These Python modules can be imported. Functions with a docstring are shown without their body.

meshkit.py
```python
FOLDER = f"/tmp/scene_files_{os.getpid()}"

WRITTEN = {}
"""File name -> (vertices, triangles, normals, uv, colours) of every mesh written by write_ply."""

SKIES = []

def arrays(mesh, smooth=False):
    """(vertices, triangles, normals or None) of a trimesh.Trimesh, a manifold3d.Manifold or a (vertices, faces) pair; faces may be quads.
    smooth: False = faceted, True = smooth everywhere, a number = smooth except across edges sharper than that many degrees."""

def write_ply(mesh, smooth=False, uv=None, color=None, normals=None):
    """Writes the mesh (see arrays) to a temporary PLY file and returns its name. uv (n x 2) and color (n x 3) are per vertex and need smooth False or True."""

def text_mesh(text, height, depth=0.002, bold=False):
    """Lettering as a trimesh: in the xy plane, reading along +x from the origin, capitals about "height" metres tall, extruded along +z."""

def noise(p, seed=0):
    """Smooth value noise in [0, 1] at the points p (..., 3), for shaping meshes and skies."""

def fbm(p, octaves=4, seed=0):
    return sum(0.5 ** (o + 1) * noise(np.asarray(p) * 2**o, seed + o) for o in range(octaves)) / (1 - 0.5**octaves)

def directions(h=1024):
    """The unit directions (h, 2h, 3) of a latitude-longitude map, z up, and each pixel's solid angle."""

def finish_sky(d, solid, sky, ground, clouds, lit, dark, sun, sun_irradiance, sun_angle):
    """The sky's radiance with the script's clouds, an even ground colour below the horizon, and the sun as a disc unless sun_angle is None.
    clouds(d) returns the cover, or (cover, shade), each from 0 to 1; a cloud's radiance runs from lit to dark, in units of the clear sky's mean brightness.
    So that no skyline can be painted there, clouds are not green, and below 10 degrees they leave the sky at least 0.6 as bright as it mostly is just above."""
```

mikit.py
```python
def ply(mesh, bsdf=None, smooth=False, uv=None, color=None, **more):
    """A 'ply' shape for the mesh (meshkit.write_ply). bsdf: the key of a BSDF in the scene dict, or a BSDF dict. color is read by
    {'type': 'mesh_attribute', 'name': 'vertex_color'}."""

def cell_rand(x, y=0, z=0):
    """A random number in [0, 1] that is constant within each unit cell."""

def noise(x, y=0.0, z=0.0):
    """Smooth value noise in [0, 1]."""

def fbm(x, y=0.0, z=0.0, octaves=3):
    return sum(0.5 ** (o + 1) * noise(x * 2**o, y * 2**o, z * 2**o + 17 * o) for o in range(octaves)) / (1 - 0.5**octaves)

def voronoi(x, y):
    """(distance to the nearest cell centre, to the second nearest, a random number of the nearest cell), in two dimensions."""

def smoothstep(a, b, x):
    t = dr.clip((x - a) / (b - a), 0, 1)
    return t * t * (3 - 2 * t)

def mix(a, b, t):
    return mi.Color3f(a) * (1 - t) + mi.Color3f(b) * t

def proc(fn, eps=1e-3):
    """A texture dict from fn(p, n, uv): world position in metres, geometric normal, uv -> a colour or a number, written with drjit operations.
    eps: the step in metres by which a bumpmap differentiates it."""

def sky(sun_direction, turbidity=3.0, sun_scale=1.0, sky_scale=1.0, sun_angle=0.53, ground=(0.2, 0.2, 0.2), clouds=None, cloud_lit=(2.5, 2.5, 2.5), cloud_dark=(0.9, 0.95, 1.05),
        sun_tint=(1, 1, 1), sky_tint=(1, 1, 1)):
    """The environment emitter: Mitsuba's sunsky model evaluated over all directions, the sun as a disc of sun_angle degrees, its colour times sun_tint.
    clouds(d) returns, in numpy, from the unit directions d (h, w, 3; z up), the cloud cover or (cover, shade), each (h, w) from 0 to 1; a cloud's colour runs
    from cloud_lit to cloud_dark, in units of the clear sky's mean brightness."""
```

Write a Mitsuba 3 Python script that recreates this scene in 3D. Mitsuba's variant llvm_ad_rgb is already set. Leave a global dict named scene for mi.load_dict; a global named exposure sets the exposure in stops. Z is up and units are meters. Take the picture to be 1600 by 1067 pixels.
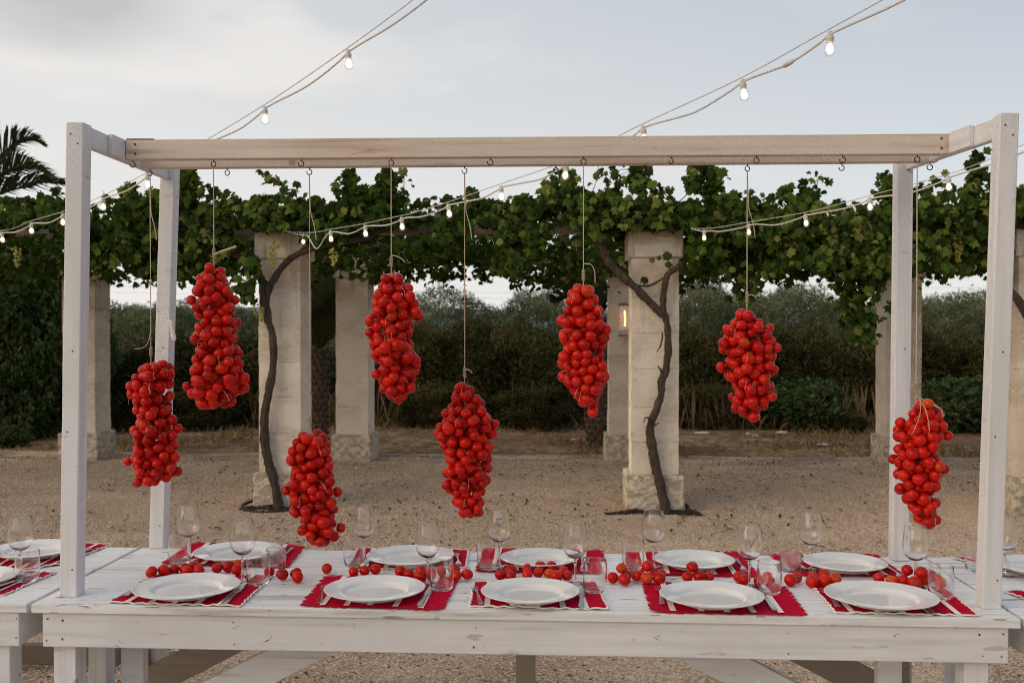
import math, random
import numpy as np, trimesh, mitsuba as mi, mikit, meshkit
import drjit as dr
from mikit import noise, fbm, voronoi, smoothstep, mix, proc, cell_rand

T = mi.ScalarTransform4f
random.seed(7)
rng = np.random.default_rng(7)
scene, labels = {}, {}

# ------------------------------------------------------------------ camera, sky, exposure
CAM_H, FOC, HORIZON = 1.55, 1556.0, 515.0
PITCH = math.atan((533.5 - HORIZON) / FOC)
scene['camera'] = {
    'type': 'thinlens', 'fov': 2 * math.degrees(math.atan(800 / FOC)), 'fov_axis': 'x',
    'aperture_radius': 0.0028, 'focus_distance': 3.15, 'near_clip': 0.05, 'far_clip': 9000.0,
    'to_world': T().look_at(origin=[0, 0, CAM_H], target=[0, math.cos(PITCH), CAM_H - math.sin(PITCH)], up=[0, 0, 1])}


def clouds(d):
    n1 = meshkit.fbm(d * np.array([3.0, 3.0, 6.0]) + np.array([1.7, 0.3, 2.2]), 5, 3)
    n2 = meshkit.fbm(d * np.array([5.0, 5.0, 11.0]) + np.array([4.1, 1.3, 0.2]), 5, 11)
    left = np.clip(0.45 - 0.6 * d[..., 0] + 0.15 * d[..., 1], 0, 1)
    veil = 0.50 + 0.30 * left + 0.25 * np.clip(1 - d[..., 2] / 0.35, 0, 1)
    puff = np.clip((n2 - 0.56 + 0.10 * left) * 6.0, 0, 1) * left
    # a grey cloud bank low in the west, seen at the top left
    c = np.array([-0.405, 0.87, 0.298])
    c /= np.linalg.norm(c)
    bank = np.clip(1.25 - np.linalg.norm((d - c) * np.array([1.0, 1.0, 2.6]), axis=-1) / 0.115 + 2.6 * (n2 - 0.5), 0, 1)
    cover = np.clip(veil + 0.28 * puff + bank, 0, 0.98)
    shade = np.clip(0.10 + 0.62 * (1 - left) ** 1.3 + 0.55 * bank * np.clip(0.40 + 2.0 * (n1 - 0.35), 0, 1) - 0.12 * puff, 0, 1)
    shade = shade * (0.22 + 0.78 * np.clip(d[..., 2] / 0.30, 0, 1))
    return cover, shade


scene['sky'] = mikit.sky([-0.74, -0.54, 0.40], turbidity=4.0, sun_scale=0.175, sky_scale=1.0, sun_angle=50, clouds=clouds,
                         cloud_lit=(1.95, 1.88, 1.81), cloud_dark=(0.735, 0.81, 0.885), sky_tint=(1.0, 0.96, 0.91), sun_tint=(0.965, 0.955, 0.94))
exposure = 2.54


# ------------------------------------------------------------------ helpers
def at(px, py, y):
    """The point at distance y (metres ahead) that the photograph shows at pixel (px, py)."""
    return np.array([(px - 800) / FOC * y, y, CAM_H + (HORIZON - py) / FOC * y])


def on_z(px, py, z):
    return at(px, py, FOC * (CAM_H - z) / (py - HORIZON))


def numbered(name):
    if name not in used:
        used.add(name)
        return name
    k = counts.get(name, 0)
    while True:
        k += 1
        key = f'{name}_{k:03d}'
        if key not in used:
            counts[name] = k
            used.add(key)
            return key


used, counts = set(), {}


def thing(name, label, cat, group=None):
    key = numbered(name)
    labels[key] = {'label': label, 'category': cat}
    if group:
        labels[key]['group'] = group
    return key


def put(key, mesh, bsdf, smooth=False, m=None, **more):
    """mesh is a trimesh / (v, f) pair, or a ply dict to be reused."""
    d = dict(mesh) if isinstance(mesh, dict) else mikit.ply(mesh, None, smooth, **more)
    d['bsdf'] = {'type': 'ref', 'id': bsdf}
    if m is not None:
        d['to_world'] = T(np.asarray(m, float).tolist())
    scene[key] = d
    return key


def part(parent, name, mesh, bsdf, smooth=False, m=None, label=None, kind=None, **more):
    key = numbered(parent + '__' + name)
    put(key, mesh, bsdf, smooth, m, **more)
    if label or kind:
        labels[key] = {}
        if label:
            labels[key]['label'] = label
        if kind:
            labels[key]['kind'] = kind
    return key


def structure(name, mesh, bsdf, label, kind='structure', smooth=False, **more):
    key = numbered(name)
    put(key, mesh, bsdf, smooth, **more)
    labels[key] = {'label': label, 'category': name.replace('_', ' '), 'kind': kind}
    return key


def cat(ms):
    vs, fs, n = [], [], 0
    for m in ms:
        v, f = (m.vertices, m.faces) if hasattr(m, 'vertices') else m
        vs.append(np.asarray(v))
        fs.append(np.asarray(f) + n)
        n += len(v)
    return np.vstack(vs), np.vstack(fs)


def cham(sx, sy, sz, b=0.002):
    p = []
    for x in (-1, 1):
        for y in (-1, 1):
            for z in (-1, 1):
                h = np.array([sx / 2 * x, sy / 2 * y, sz / 2 * z])
                for a in range(3):
                    q = h - b * np.array([x, y, z])
                    q[a] = h[a]
                    p.append(q)
    return trimesh.convex.convex_hull(np.array(p))


def frame_m(o, x, y, z):
    m = np.eye(4)
    m[:3, 0], m[:3, 1], m[:3, 2], m[:3, 3] = x, y, z, o
    return m


def unit(v):
    v = np.asarray(v, float)
    return v / np.linalg.norm(v)


def board(p, q, w, h, b=0.002, side=None, warp=0.0):
    """A board from p to q (centres of its ends); w along 'side', h across. Returns a mesh in world space."""
    p, q = np.asarray(p, float), np.asarray(q, float)
    L = np.linalg.norm(q - p)
    ax = (q - p) / L
    side = np.array([0, 0, 1.0]) if side is None else np.asarray(side, float)
    s = unit(side - ax * np.dot(side, ax))
    t = np.cross(ax, s)
    m = cham(L, w, h, b)
    v = np.asarray(m.vertices)
    v = (p + q) / 2 + v[:, :1] * ax + v[:, 1:2] * s + v[:, 2:3] * t
    return v, np.asarray(m.faces)


def lathe(profile, n=40):
    prof = np.asarray(profile, float)
    a = np.arange(n) * 2 * np.pi / n
    v = np.stack([prof[:, None, 0] * np.cos(a), prof[:, None, 0] * np.sin(a), np.repeat(prof[:, 1:2], n, 1)], -1).reshape(-1, 3)
    i, j = np.meshgrid(np.arange(len(prof) - 1), np.arange(n), indexing='ij')
    k = (j + 1) % n
    q = np.stack([i * n + j, i * n + k, (i + 1) * n + k, (i + 1) * n + j], -1).reshape(-1, 4)
    m = trimesh.Trimesh(v, np.vstack([q[:, [0, 1, 2]], q[:, [0, 2, 3]]]), process=False)
    m.merge_vertices()
    m.update_faces(m.nondegenerate_faces())
    m.remove_unreferenced_vertices()
    if m.volume < 0:
        m.invert()
    return m


def tube(points, radii, sides=8, caps=True):
    p = np.asarray(points, float)
    t = np.gradient(p, axis=0)
    t /= np.linalg.norm(t, axis=1, keepdims=True) + 1e-12
    up = np.array([0.31, 0.12, 0.94]) if abs(t[:, 2]).mean() < 0.8 else np.array([0.95, 0.2, 0.1])
    a = np.cross(t, up)
    a /= np.linalg.norm(a, axis=1, keepdims=True) + 1e-12
    b = np.cross(t, a)
    ang = np.arange(sides) * 2 * np.pi / sides
    r = np.broadcast_to(radii, (len(p),))
    v = (p[:, None] + r[:, None, None] * (np.cos(ang)[None, :, None] * a[:, None] + np.sin(ang)[None, :, None] * b[:, None])).reshape(-1, 3)
    i, j = np.meshgrid(np.arange(len(p) - 1), np.arange(sides), indexing='ij')
    q = np.stack([i * sides + j, i * sides + (j + 1) % sides, (i + 1) * sides + (j + 1) % sides, (i + 1) * sides + j], -1).reshape(-1, 4)
    f = [q[:, [0, 1, 2]], q[:, [0, 2, 3]]]
    if caps:
        n = len(v)
        v = np.vstack([v, p[:1], p[-1:]])
        s = np.arange(sides)
        f.append(np.stack([(s + 1) % sides, s, np.full(sides, n)], 1))
        e = (len(p) - 1) * sides
        f.append(np.stack([e + s, e + (s + 1) % sides, np.full(sides, n + 1)], 1))
    f = np.vstack(f)
    if np.einsum('ij,ij->', v[f[:, 0]] - p[0], np.cross(v[f[:, 1]] - p[0], v[f[:, 2]] - p[0])) < 0:
        f = f[:, ::-1]
    return v, f


def smooth_path(pts, n=60):
    from scipy.interpolate import CubicSpline, PchipInterpolator
    pts = np.asarray(pts, float)
    s = np.r_[0, np.cumsum(np.linalg.norm(np.diff(pts, axis=0), axis=1))]
    return PchipInterpolator(s, pts)(np.linspace(0, s[-1], n))


def rot_to(z, spin=0.0):
    z = unit(z)
    x = unit(np.cross(z, [0.3, 0.9, 0.2] if abs(z[1]) < 0.9 else [1, 0, 0.1]))
    y = np.cross(z, x)
    c, s = math.cos(spin), math.sin(spin)
    return np.stack([c * x + s * y, -s * x + c * y, z], 1)


def scatter(v, f, pos, rot, scl, rnd=None):
    """Copies of the small mesh (v, f) at pos with rotations rot (n,3,3) and scales scl: one mesh."""
    n = len(pos)
    vs = np.einsum('nij,kj->nki', rot, v) * np.asarray(scl).reshape(n, 1, -1) + pos[:, None]
    fs = f[None] + (np.arange(n) * len(v))[:, None, None]
    return vs.reshape(-1, 3), fs.reshape(-1, 3)


def rand_rot(normals, g):
    n = normals / np.linalg.norm(normals, axis=1, keepdims=True)
    h = g.normal(size=n.shape)
    x = np.cross(n, h)
    x /= np.linalg.norm(x, axis=1, keepdims=True)
    return np.stack([x, np.cross(n, x), n], 2)


# ------------------------------------------------------------------ materials
def twosided(b):
    return {'type': 'twosided', 'bsdf': b}


def prin(color, rough=0.5, spec=0.4, **k):
    c = color if isinstance(color, dict) else {'type': 'rgb', 'value': list(color)}
    return {'type': 'principled', 'base_color': c, 'roughness': rough, 'specular': spec, **k}


def bumped(b, fn, scale, eps=1e-3):
    return {'type': 'bumpmap', 'arbitrary': proc(fn, eps), 'scale': scale, 'bsdf': b}


def paint(ax, base, worn, wear, spots=0.0):
    """White washed wood with the grain along axis ax; wear: how much bare wood shows."""
    k = [52.0, 52.0, 52.0]
    k[ax] = 1.6

    def col(p, n, uv):
        g = fbm(p.x * k[0], p.y * k[1], p.z * k[2], 4)
        big = fbm(p.x * 2.3 + 5, p.y * 7.0, p.z * 2.9, 3)
        fine = fbm(p.x * 38, p.y * 60, p.z * 38, 3)
        s = smoothstep(0.62, 0.86, g * 0.6 + big * 0.32 + wear)
        c = mix(base, [x * 0.86 for x in base], smoothstep(0.35, 0.75, g))
        c = mix(c, [x * 0.9 for x in base], smoothstep(0.4, 0.7, big))
        c = mix(c, worn, s * 0.85)
        # knots
        kx = [1.9, 1.9, 1.9]
        cell = noise(p.x * 15, p.y * 19, p.z * 19)
        c = mix(c, [x * 0.40 for x in worn], smoothstep(0.925, 0.965, cell) * (0.45 + spots))
        chip = fbm(p.x * 9.0, p.y * 34.0, p.z * 34.0, 4)
        c = mix(c, [x * 0.8 for x in worn], smoothstep(0.715, 0.76, chip) * (0.25 + spots))
        return mix(c, [0.30, 0.26, 0.22], smoothstep(0.74, 0.84, fine) * spots)
    return col


def grain_bump(ax):
    k = [70.0, 70.0, 70.0]
    k[ax] = 2.5
    return lambda p, n, uv: fbm(p.x * k[0], p.y * k[1], p.z * k[2], 3)


WHITE, WOOD = [0.665, 0.668, 0.690], [0.40, 0.32, 0.255]
scene['white_board'] = bumped(prin(proc(paint(0, WHITE, WOOD, 0.05, 0.25)), 0.55, 0.3), grain_bump(0), 0.002)
scene['white_top'] = bumped(prin(proc(paint(0, [0.73, 0.735, 0.745], [0.34, 0.30, 0.26], 0.15, 0.6)), 0.5, 0.35), grain_bump(0), 0.0035)
scene['white_post'] = bumped(prin(proc(paint(2, WHITE, WOOD, 0.0)), 0.55, 0.3), grain_bump(2), 0.0005)
scene['white_side'] = bumped(prin(proc(paint(1, WHITE, WOOD, 0.0)), 0.55, 0.3), grain_bump(1), 0.001)
scene['washed_beam'] = bumped(prin(proc(paint(0, [0.65, 0.56, 0.49], [0.40, 0.255, 0.16], 0.11, 0.12)), 0.6, 0.25), grain_bump(0), 0.0012)
scene['weathered_wood'] = bumped(prin(proc(paint(0, [0.17, 0.135, 0.11], [0.09, 0.07, 0.055], 0.1)), 0.8, 0.15), grain_bump(0), 0.002)
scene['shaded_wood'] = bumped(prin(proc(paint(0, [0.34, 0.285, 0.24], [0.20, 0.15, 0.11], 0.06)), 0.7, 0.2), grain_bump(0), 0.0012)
scene['nail'] = prin([0.06, 0.055, 0.05], 0.5, 0.5, metallic=0.6)
scene['dark_iron'] = prin([0.05, 0.042, 0.036], 0.45, 0.5, metallic=0.7)
scene['steel'] = {'type': 'roughconductor', 'material': 'none', 'alpha': 0.12, 'specular_reflectance': {'type': 'rgb', 'value': [0.72, 0.70, 0.68]}}
scene['porcelain'] = {'type': 'principled', 'base_color': {'type': 'rgb', 'value': [0.67, 0.665, 0.655]}, 'roughness': 0.10, 'specular': 0.5}
scene['clear_glass'] = {'type': 'dielectric', 'int_ior': 1.5, 'specular_transmittance': {'type': 'rgb', 'value': [1.0, 1.0, 1.0]}}
scene['bulb_glass'] = {'type': 'thindielectric', 'int_ior': 1.5}
scene['frosted_glass'] = {'type': 'roughdielectric', 'int_ior': 1.5, 'alpha': 0.12}
scene['jute'] = bumped(prin(proc(lambda p, n, uv: mix([0.42, 0.34, 0.24], [0.60, 0.52, 0.40], fbm(p.x * 300, p.y * 300, p.z * 500, 2))), 0.9, 0.1),
                       lambda p, n, uv: noise(p.x * 500, p.y * 500, p.z * 700), 0.001)
scene['white_cable'] = prin([0.62, 0.58, 0.54], 0.5, 0.4)
scene['white_plastic'] = prin([0.55, 0.54, 0.52], 0.45, 0.4)
scene['black_hose'] = prin([0.022, 0.020, 0.018], 0.6, 0.3)
scene['mulch_mat'] = prin(proc(lambda p, n, uv: mix([0.022, 0.017, 0.013], [0.075, 0.055, 0.04], noise(p.x * 60, p.y * 60, p.z * 60))), 0.95, 0.1)
scene['fruit_stem'] = prin([0.19, 0.17, 0.07], 0.8, 0.1)
scene['white_ribbon'] = twosided(prin(proc(lambda p, n, uv: mix([0.66, 0.60, 0.55], [0.74, 0.70, 0.67], fbm(p.x * 60, p.y * 60, 0, 2))), 0.75, 0.2))


def weave(p, n, uv):
    return noise(p.x * 900, p.y * 900, 0) * 0.6 + fbm(p.x * 50, p.y * 50, 0, 3)


scene['red_cloth'] = twosided(bumped(prin(proc(lambda p, n, uv: mix([0.36, 0.0035, 0.022], [0.47, 0.006, 0.031], fbm(p.x * 45, p.y * 45, 0, 4))), 0.9, 0.05), weave, 0.0008))
scene['white_trim'] = twosided(bumped(prin([0.70, 0.66, 0.63], 0.8, 0.15), weave, 0.0006))


def tomato_bsdf(name, a, b):
    def col(p, n, uv):
        t = fbm(p.x * 18, p.y * 18, p.z * 18, 2)
        c = mix(a, b, smoothstep(0.35, 0.75, t))
        return mix(c, [0.55, 0.16, 0.05], smoothstep(0.86, 0.93, noise(p.x * 420, p.y * 420, p.z * 420)) * 0.25)
    scene[name] = {'type': 'principled', 'base_color': proc(col), 'roughness': 0.15, 'specular': 0.22}


tomato_bsdf('tomato_red', [0.49, 0.0068, 0.0026], [0.57, 0.012, 0.003])
tomato_bsdf('tomato_deep', [0.37, 0.0042, 0.0026], [0.46, 0.007, 0.003])
tomato_bsdf('tomato_scarlet', [0.50, 0.0065, 0.003], [0.56, 0.016, 0.0035])
tomato_bsdf('tomato_orange', [0.50, 0.018, 0.004], [0.56, 0.065, 0.008])
TOMATO_MATS = ['tomato_red'] * 14 + ['tomato_deep'] * 9 + ['tomato_scarlet'] * 8 + ['tomato_orange']


def stone(p, n, uv):
    a = fbm(p.x * 3.1, p.y * 3.1, p.z * 5.0, 4)
    b = fbm(p.x * 26, p.y * 26, p.z * 34, 4)
    streak = fbm(p.x * 16, p.y * 16, p.z * 1.4, 3)
    pits = noise(p.x * 85, p.y * 85, p.z * 85)
    c = mix([0.72, 0.635, 0.535], [0.59, 0.50, 0.405], smoothstep(0.35, 0.7, a))
    c = mix(c, [0.72, 0.645, 0.55], smoothstep(0.45, 0.7, b) * 0.6)
    c = mix(c, [0.27, 0.235, 0.19], smoothstep(0.60, 0.8, streak) * smoothstep(1.0, 2.3, p.z) * 0.6)
    c = mix(c, [0.40, 0.27, 0.155], smoothstep(1.6, 2.4, p.z) * smoothstep(0.42, 0.62, a) * 0.5)
    return mix(c, [0.24, 0.20, 0.16], smoothstep(0.84, 0.9, pits) * 0.6)


def stone_bump(p, n, uv):
    pits = smoothstep(0.78, 0.9, noise(p.x * 85, p.y * 85, p.z * 85))
    return fbm(p.x * 30, p.y * 30, p.z * 48, 4) * 0.8 - pits * 0.5


def rough_stone(p, n, uv):
    b = fbm(p.x * 20, p.y * 20, p.z * 20, 4)
    c = mix([0.62, 0.54, 0.44], [0.40, 0.335, 0.26], smoothstep(0.40, 0.62, b))
    return mix(c, [0.20, 0.17, 0.13], smoothstep(0.64, 0.8, fbm(p.x * 55, p.y * 55, p.z * 55, 2)) * 0.55 + smoothstep(0.10, 0.0, p.z) * 0.25)


scene['tuff_stone'] = bumped(prin(proc(stone), 0.9, 0.15), stone_bump, 0.009, 2e-3)
scene['tuff_plinth'] = bumped(prin(proc(rough_stone), 0.95, 0.1), lambda p, n, uv: fbm(p.x * 30, p.y * 30, p.z * 30, 4), 0.028, 2e-3)
scene['dark_stone'] = bumped(prin(proc(lambda p, n, uv: mix([0.10, 0.085, 0.07], [0.21, 0.175, 0.145], fbm(p.x * 9, p.y * 9, p.z * 9, 3))), 0.95, 0.1), lambda p, n, uv: fbm(p.x * 20, p.y * 20, p.z * 20, 3), 0.02, 2e-3)
scene['grey_timber'] = bumped(prin(proc(paint(0, [0.26, 0.215, 0.18], [0.13, 0.10, 0.08], 0.05)), 0.8, 0.15), grain_bump(0), 0.002)
scene['bark'] = bumped(prin(proc(lambda p, n, uv: mix([0.034, 0.024, 0.018], [0.135, 0.10, 0.078], fbm(p.x * 75, p.y * 75, p.z * 8, 4))), 0.95, 0.1),
                       lambda p, n, uv: fbm(p.x * 90, p.y * 90, p.z * 9, 3), 0.04, 2e-3)
scene['cane_bark'] = prin([0.16, 0.105, 0.05], 0.7, 0.2)
scene['palm_bark'] = bumped(prin(proc(lambda p, n, uv: mix([0.05, 0.036, 0.026], [0.22, 0.17, 0.125], fbm(p.x * 22, p.y * 22, p.z * 26, 3))), 0.95, 0.1),
                            lambda p, n, uv: fbm(p.x * 30, p.y * 30, p.z * 30, 3), 0.02, 2e-3)


def gravel_col(p, n, uv):
    d1, d2, r = voronoi(p.x * 84, p.y * 84)
    e1, e2, r2 = voronoi(p.x * 23 + 7, p.y * 23)
    big = fbm(p.x * 0.55, p.y * 0.9, 3.0, 4)
    c = mix([0.34, 0.243, 0.170], [0.74, 0.575, 0.43], r)
    c = mix(c, [0.68, 0.57, 0.46], smoothstep(0.9, 0.97, r2) * 0.7)
    c = c * (0.66 + 0.34 * smoothstep(0.03, 0.22, d2 - d1))
    c = mix(c, [0.28, 0.20, 0.145], smoothstep(0.42, 0.68, big) * 0.42)
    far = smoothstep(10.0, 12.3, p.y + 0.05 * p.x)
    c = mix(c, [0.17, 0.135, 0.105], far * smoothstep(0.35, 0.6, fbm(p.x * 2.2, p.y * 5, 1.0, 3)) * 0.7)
    return c


def soil_col(p, n, uv):
    a = fbm(p.x * 0.8, p.y * 1.6, 2.0, 4)
    b = fbm(p.x * 14, p.y * 22, 5.0, 4)
    c = mix([0.135, 0.077, 0.052], [0.25, 0.152, 0.096], smoothstep(0.4, 0.62, b))
    return mix(c, [0.33, 0.235, 0.13], smoothstep(0.47, 0.6, a) * smoothstep(0.36, 0.6, b))


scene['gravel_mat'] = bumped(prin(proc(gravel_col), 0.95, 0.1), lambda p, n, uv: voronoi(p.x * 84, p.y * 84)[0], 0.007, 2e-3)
scene['soil_mat'] = bumped(prin(proc(soil_col), 0.95, 0.1), lambda p, n, uv: fbm(p.x * 18, p.y * 18, 0, 4), 0.04, 4e-3)
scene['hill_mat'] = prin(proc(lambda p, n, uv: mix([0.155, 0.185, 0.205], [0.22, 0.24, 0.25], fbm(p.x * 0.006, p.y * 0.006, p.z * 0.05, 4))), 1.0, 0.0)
VC = {'type': 'mesh_attribute', 'name': 'vertex_color'}
scene['pebble_mat'] = prin(VC, 0.9, 0.15)
scene['leaf_vc'] = {'type': 'principledthin', 'base_color': VC, 'roughness': 0.5, 'diff_trans': 0.36, 'spec_trans': 0.0}
scene['dull_vc'] = twosided({'type': 'diffuse', 'reflectance': VC})
VINE_TONES = [[0.050, 0.082, 0.016], [0.030, 0.051, 0.013], [0.092, 0.140, 0.026], [0.160, 0.172, 0.046], [0.018, 0.029, 0.010], [0.170, 0.108, 0.042]]
for i, c in enumerate(VINE_TONES):
    scene[f'vine_leaf_{i}'] = {'type': 'principledthin', 'base_color': proc(lambda p, n, uv, c=c: mix([x * 0.8 for x in c], [x * 1.25 for x in c], fbm(p.x * 26, p.y * 26, p.z * 26, 2))),
                               'roughness': 0.36, 'diff_trans': 0.34, 'spec_trans': 0.0}
scene['grape_mat'] = prin(proc(lambda p, n, uv: mix([0.36, 0.29, 0.055], [0.30, 0.30, 0.085], fbm(p.x * 9, p.y * 9, p.z * 9, 2))), 0.35, 0.4)
scene['lamp_glow'] = prin([0.8, 0.7, 0.55], 0.5, 0.2)

# ------------------------------------------------------------------ ground, hills
YAW = math.radians(-3.1)
U, V = np.array([math.cos(YAW), math.sin(YAW), 0]), np.array([-math.sin(YAW), math.cos(YAW), 0])
GE = np.array([0, 12.35, 0])          # edge between gravel and the dry field


def rowpt(s, v, z=0.0, y0=8.62):
    """A point in the pergola's own axes: s along the rows, v across (0 = centre line of the near row)."""
    return np.array([0.0, y0, 0]) + U * s + V * v + np.array([0, 0, z])


def sheet(o, s0, s1, v0, v1, z, nx=2, ny=2, amp=0.0, freq=1.0, seed=0):
    s, v = np.meshgrid(np.linspace(s0, s1, nx), np.linspace(v0, v1, ny), indexing='ij')
    p = o + s[..., None] * U + v[..., None] * V
    p[..., 2] = z + (amp * (meshkit.fbm(p * freq, 3, seed) - 0.5) if amp else 0)
    p = p.reshape(-1, 3)
    i, j = np.meshgrid(np.arange(nx - 1), np.arange(ny - 1), indexing='ij')
    q = np.stack([i * ny + j, (i + 1) * ny + j, (i + 1) * ny + j + 1, i * ny + j + 1], -1).reshape(-1, 4)
    return p, np.vstack([q[:, [0, 1, 2]], q[:, [0, 2, 3]]])


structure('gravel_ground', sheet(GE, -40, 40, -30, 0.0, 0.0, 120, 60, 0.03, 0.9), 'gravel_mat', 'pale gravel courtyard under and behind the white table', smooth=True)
structure('dry_field', sheet(GE, -60, 60, -0.02, 60, -0.01, 160, 90, 0.10, 0.7, 5), 'soil_mat', 'brown dry soil and grass field beyond the gravel', smooth=True)
structure('plain', sheet(GE, -5000, 5000, 59.5, 6000, -0.25, 2, 2), 'soil_mat', 'far flat farmland reaching the horizon')
hx = np.linspace(-2600, 2600, 160)
hz = 38 + 34 * meshkit.fbm(np.stack([hx * 0.0016, hx * 0, hx * 0], 1), 4, 9)
hv = np.vstack([np.stack([hx, 2300 + 0 * hx, hx * 0 - 2], 1), np.stack([hx, 2500 + 0 * hx, hz * 0.8], 1), np.stack([hx, 2750 + 0 * hx, hz], 1), np.stack([hx, 3300 + 0 * hx, hx * 0 - 2], 1)])
i = np.arange(159)
hf = np.vstack([np.vstack([np.stack([r * 160 + i, r * 160 + i + 1, (r + 1) * 160 + i + 1], 1), np.stack([r * 160 + i, (r + 1) * 160 + i + 1, (r + 1) * 160 + i], 1)]) for r in range(3)])
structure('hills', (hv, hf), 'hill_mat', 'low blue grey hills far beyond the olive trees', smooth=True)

# pebbles lying on the gravel, and dark dry litter
peb = trimesh.creation.icosahedron()
octa = np.array([[1, 0, 0], [-1, 0, 0], [0, 1, 0], [0, -1, 0], [0, 0, 1], [0, 0, -1.0]])
octf = np.array([[0, 2, 4], [2, 1, 4], [1, 3, 4], [3, 0, 4], [2, 0, 5], [1, 2, 5], [3, 1, 5], [0, 3, 5]])
N = 210000
g = np.random.default_rng(21)
yy = 4.0 + 8.3 * g.random(N) ** 1.5
xx = (g.random(N) - 0.5) * (1.16 * yy + 0.6)
pos = np.stack([xx, yy, 0 * yy], 1)
pos[:, 2] = 0.03 * (meshkit.fbm(np.c_[pos[:, :2] * 0.9, np.zeros(N)], 3, 0) - 0.5)
keep = (pos - GE) @ V < -0.05
pos = pos[keep]
N = len(pos)
sc = (0.0032 + 0.0062 * g.random(N) ** 2.2)[:, None] * np.array([1.2, 0.95, 0.7])
pos[:, 2] += sc[:, 2] * 0.35
pv, pf = scatter(octa, octf, pos, rand_rot(g.normal(size=(N, 3)), g), sc)
tone = g.random(N)[:, None]
pc = (1 - tone) * np.array([0.33, 0.24, 0.172]) + tone * np.array([0.72, 0.575, 0.45])
pc[g.random(N) < 0.05] = [0.10, 0.072, 0.052]
structure('gravel_pebbles', (pv, pf), 'pebble_mat', 'loose pale pebbles scattered over the gravel courtyard', kind='stuff', color=np.repeat(pc, 6, 0), smooth=False)

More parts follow.
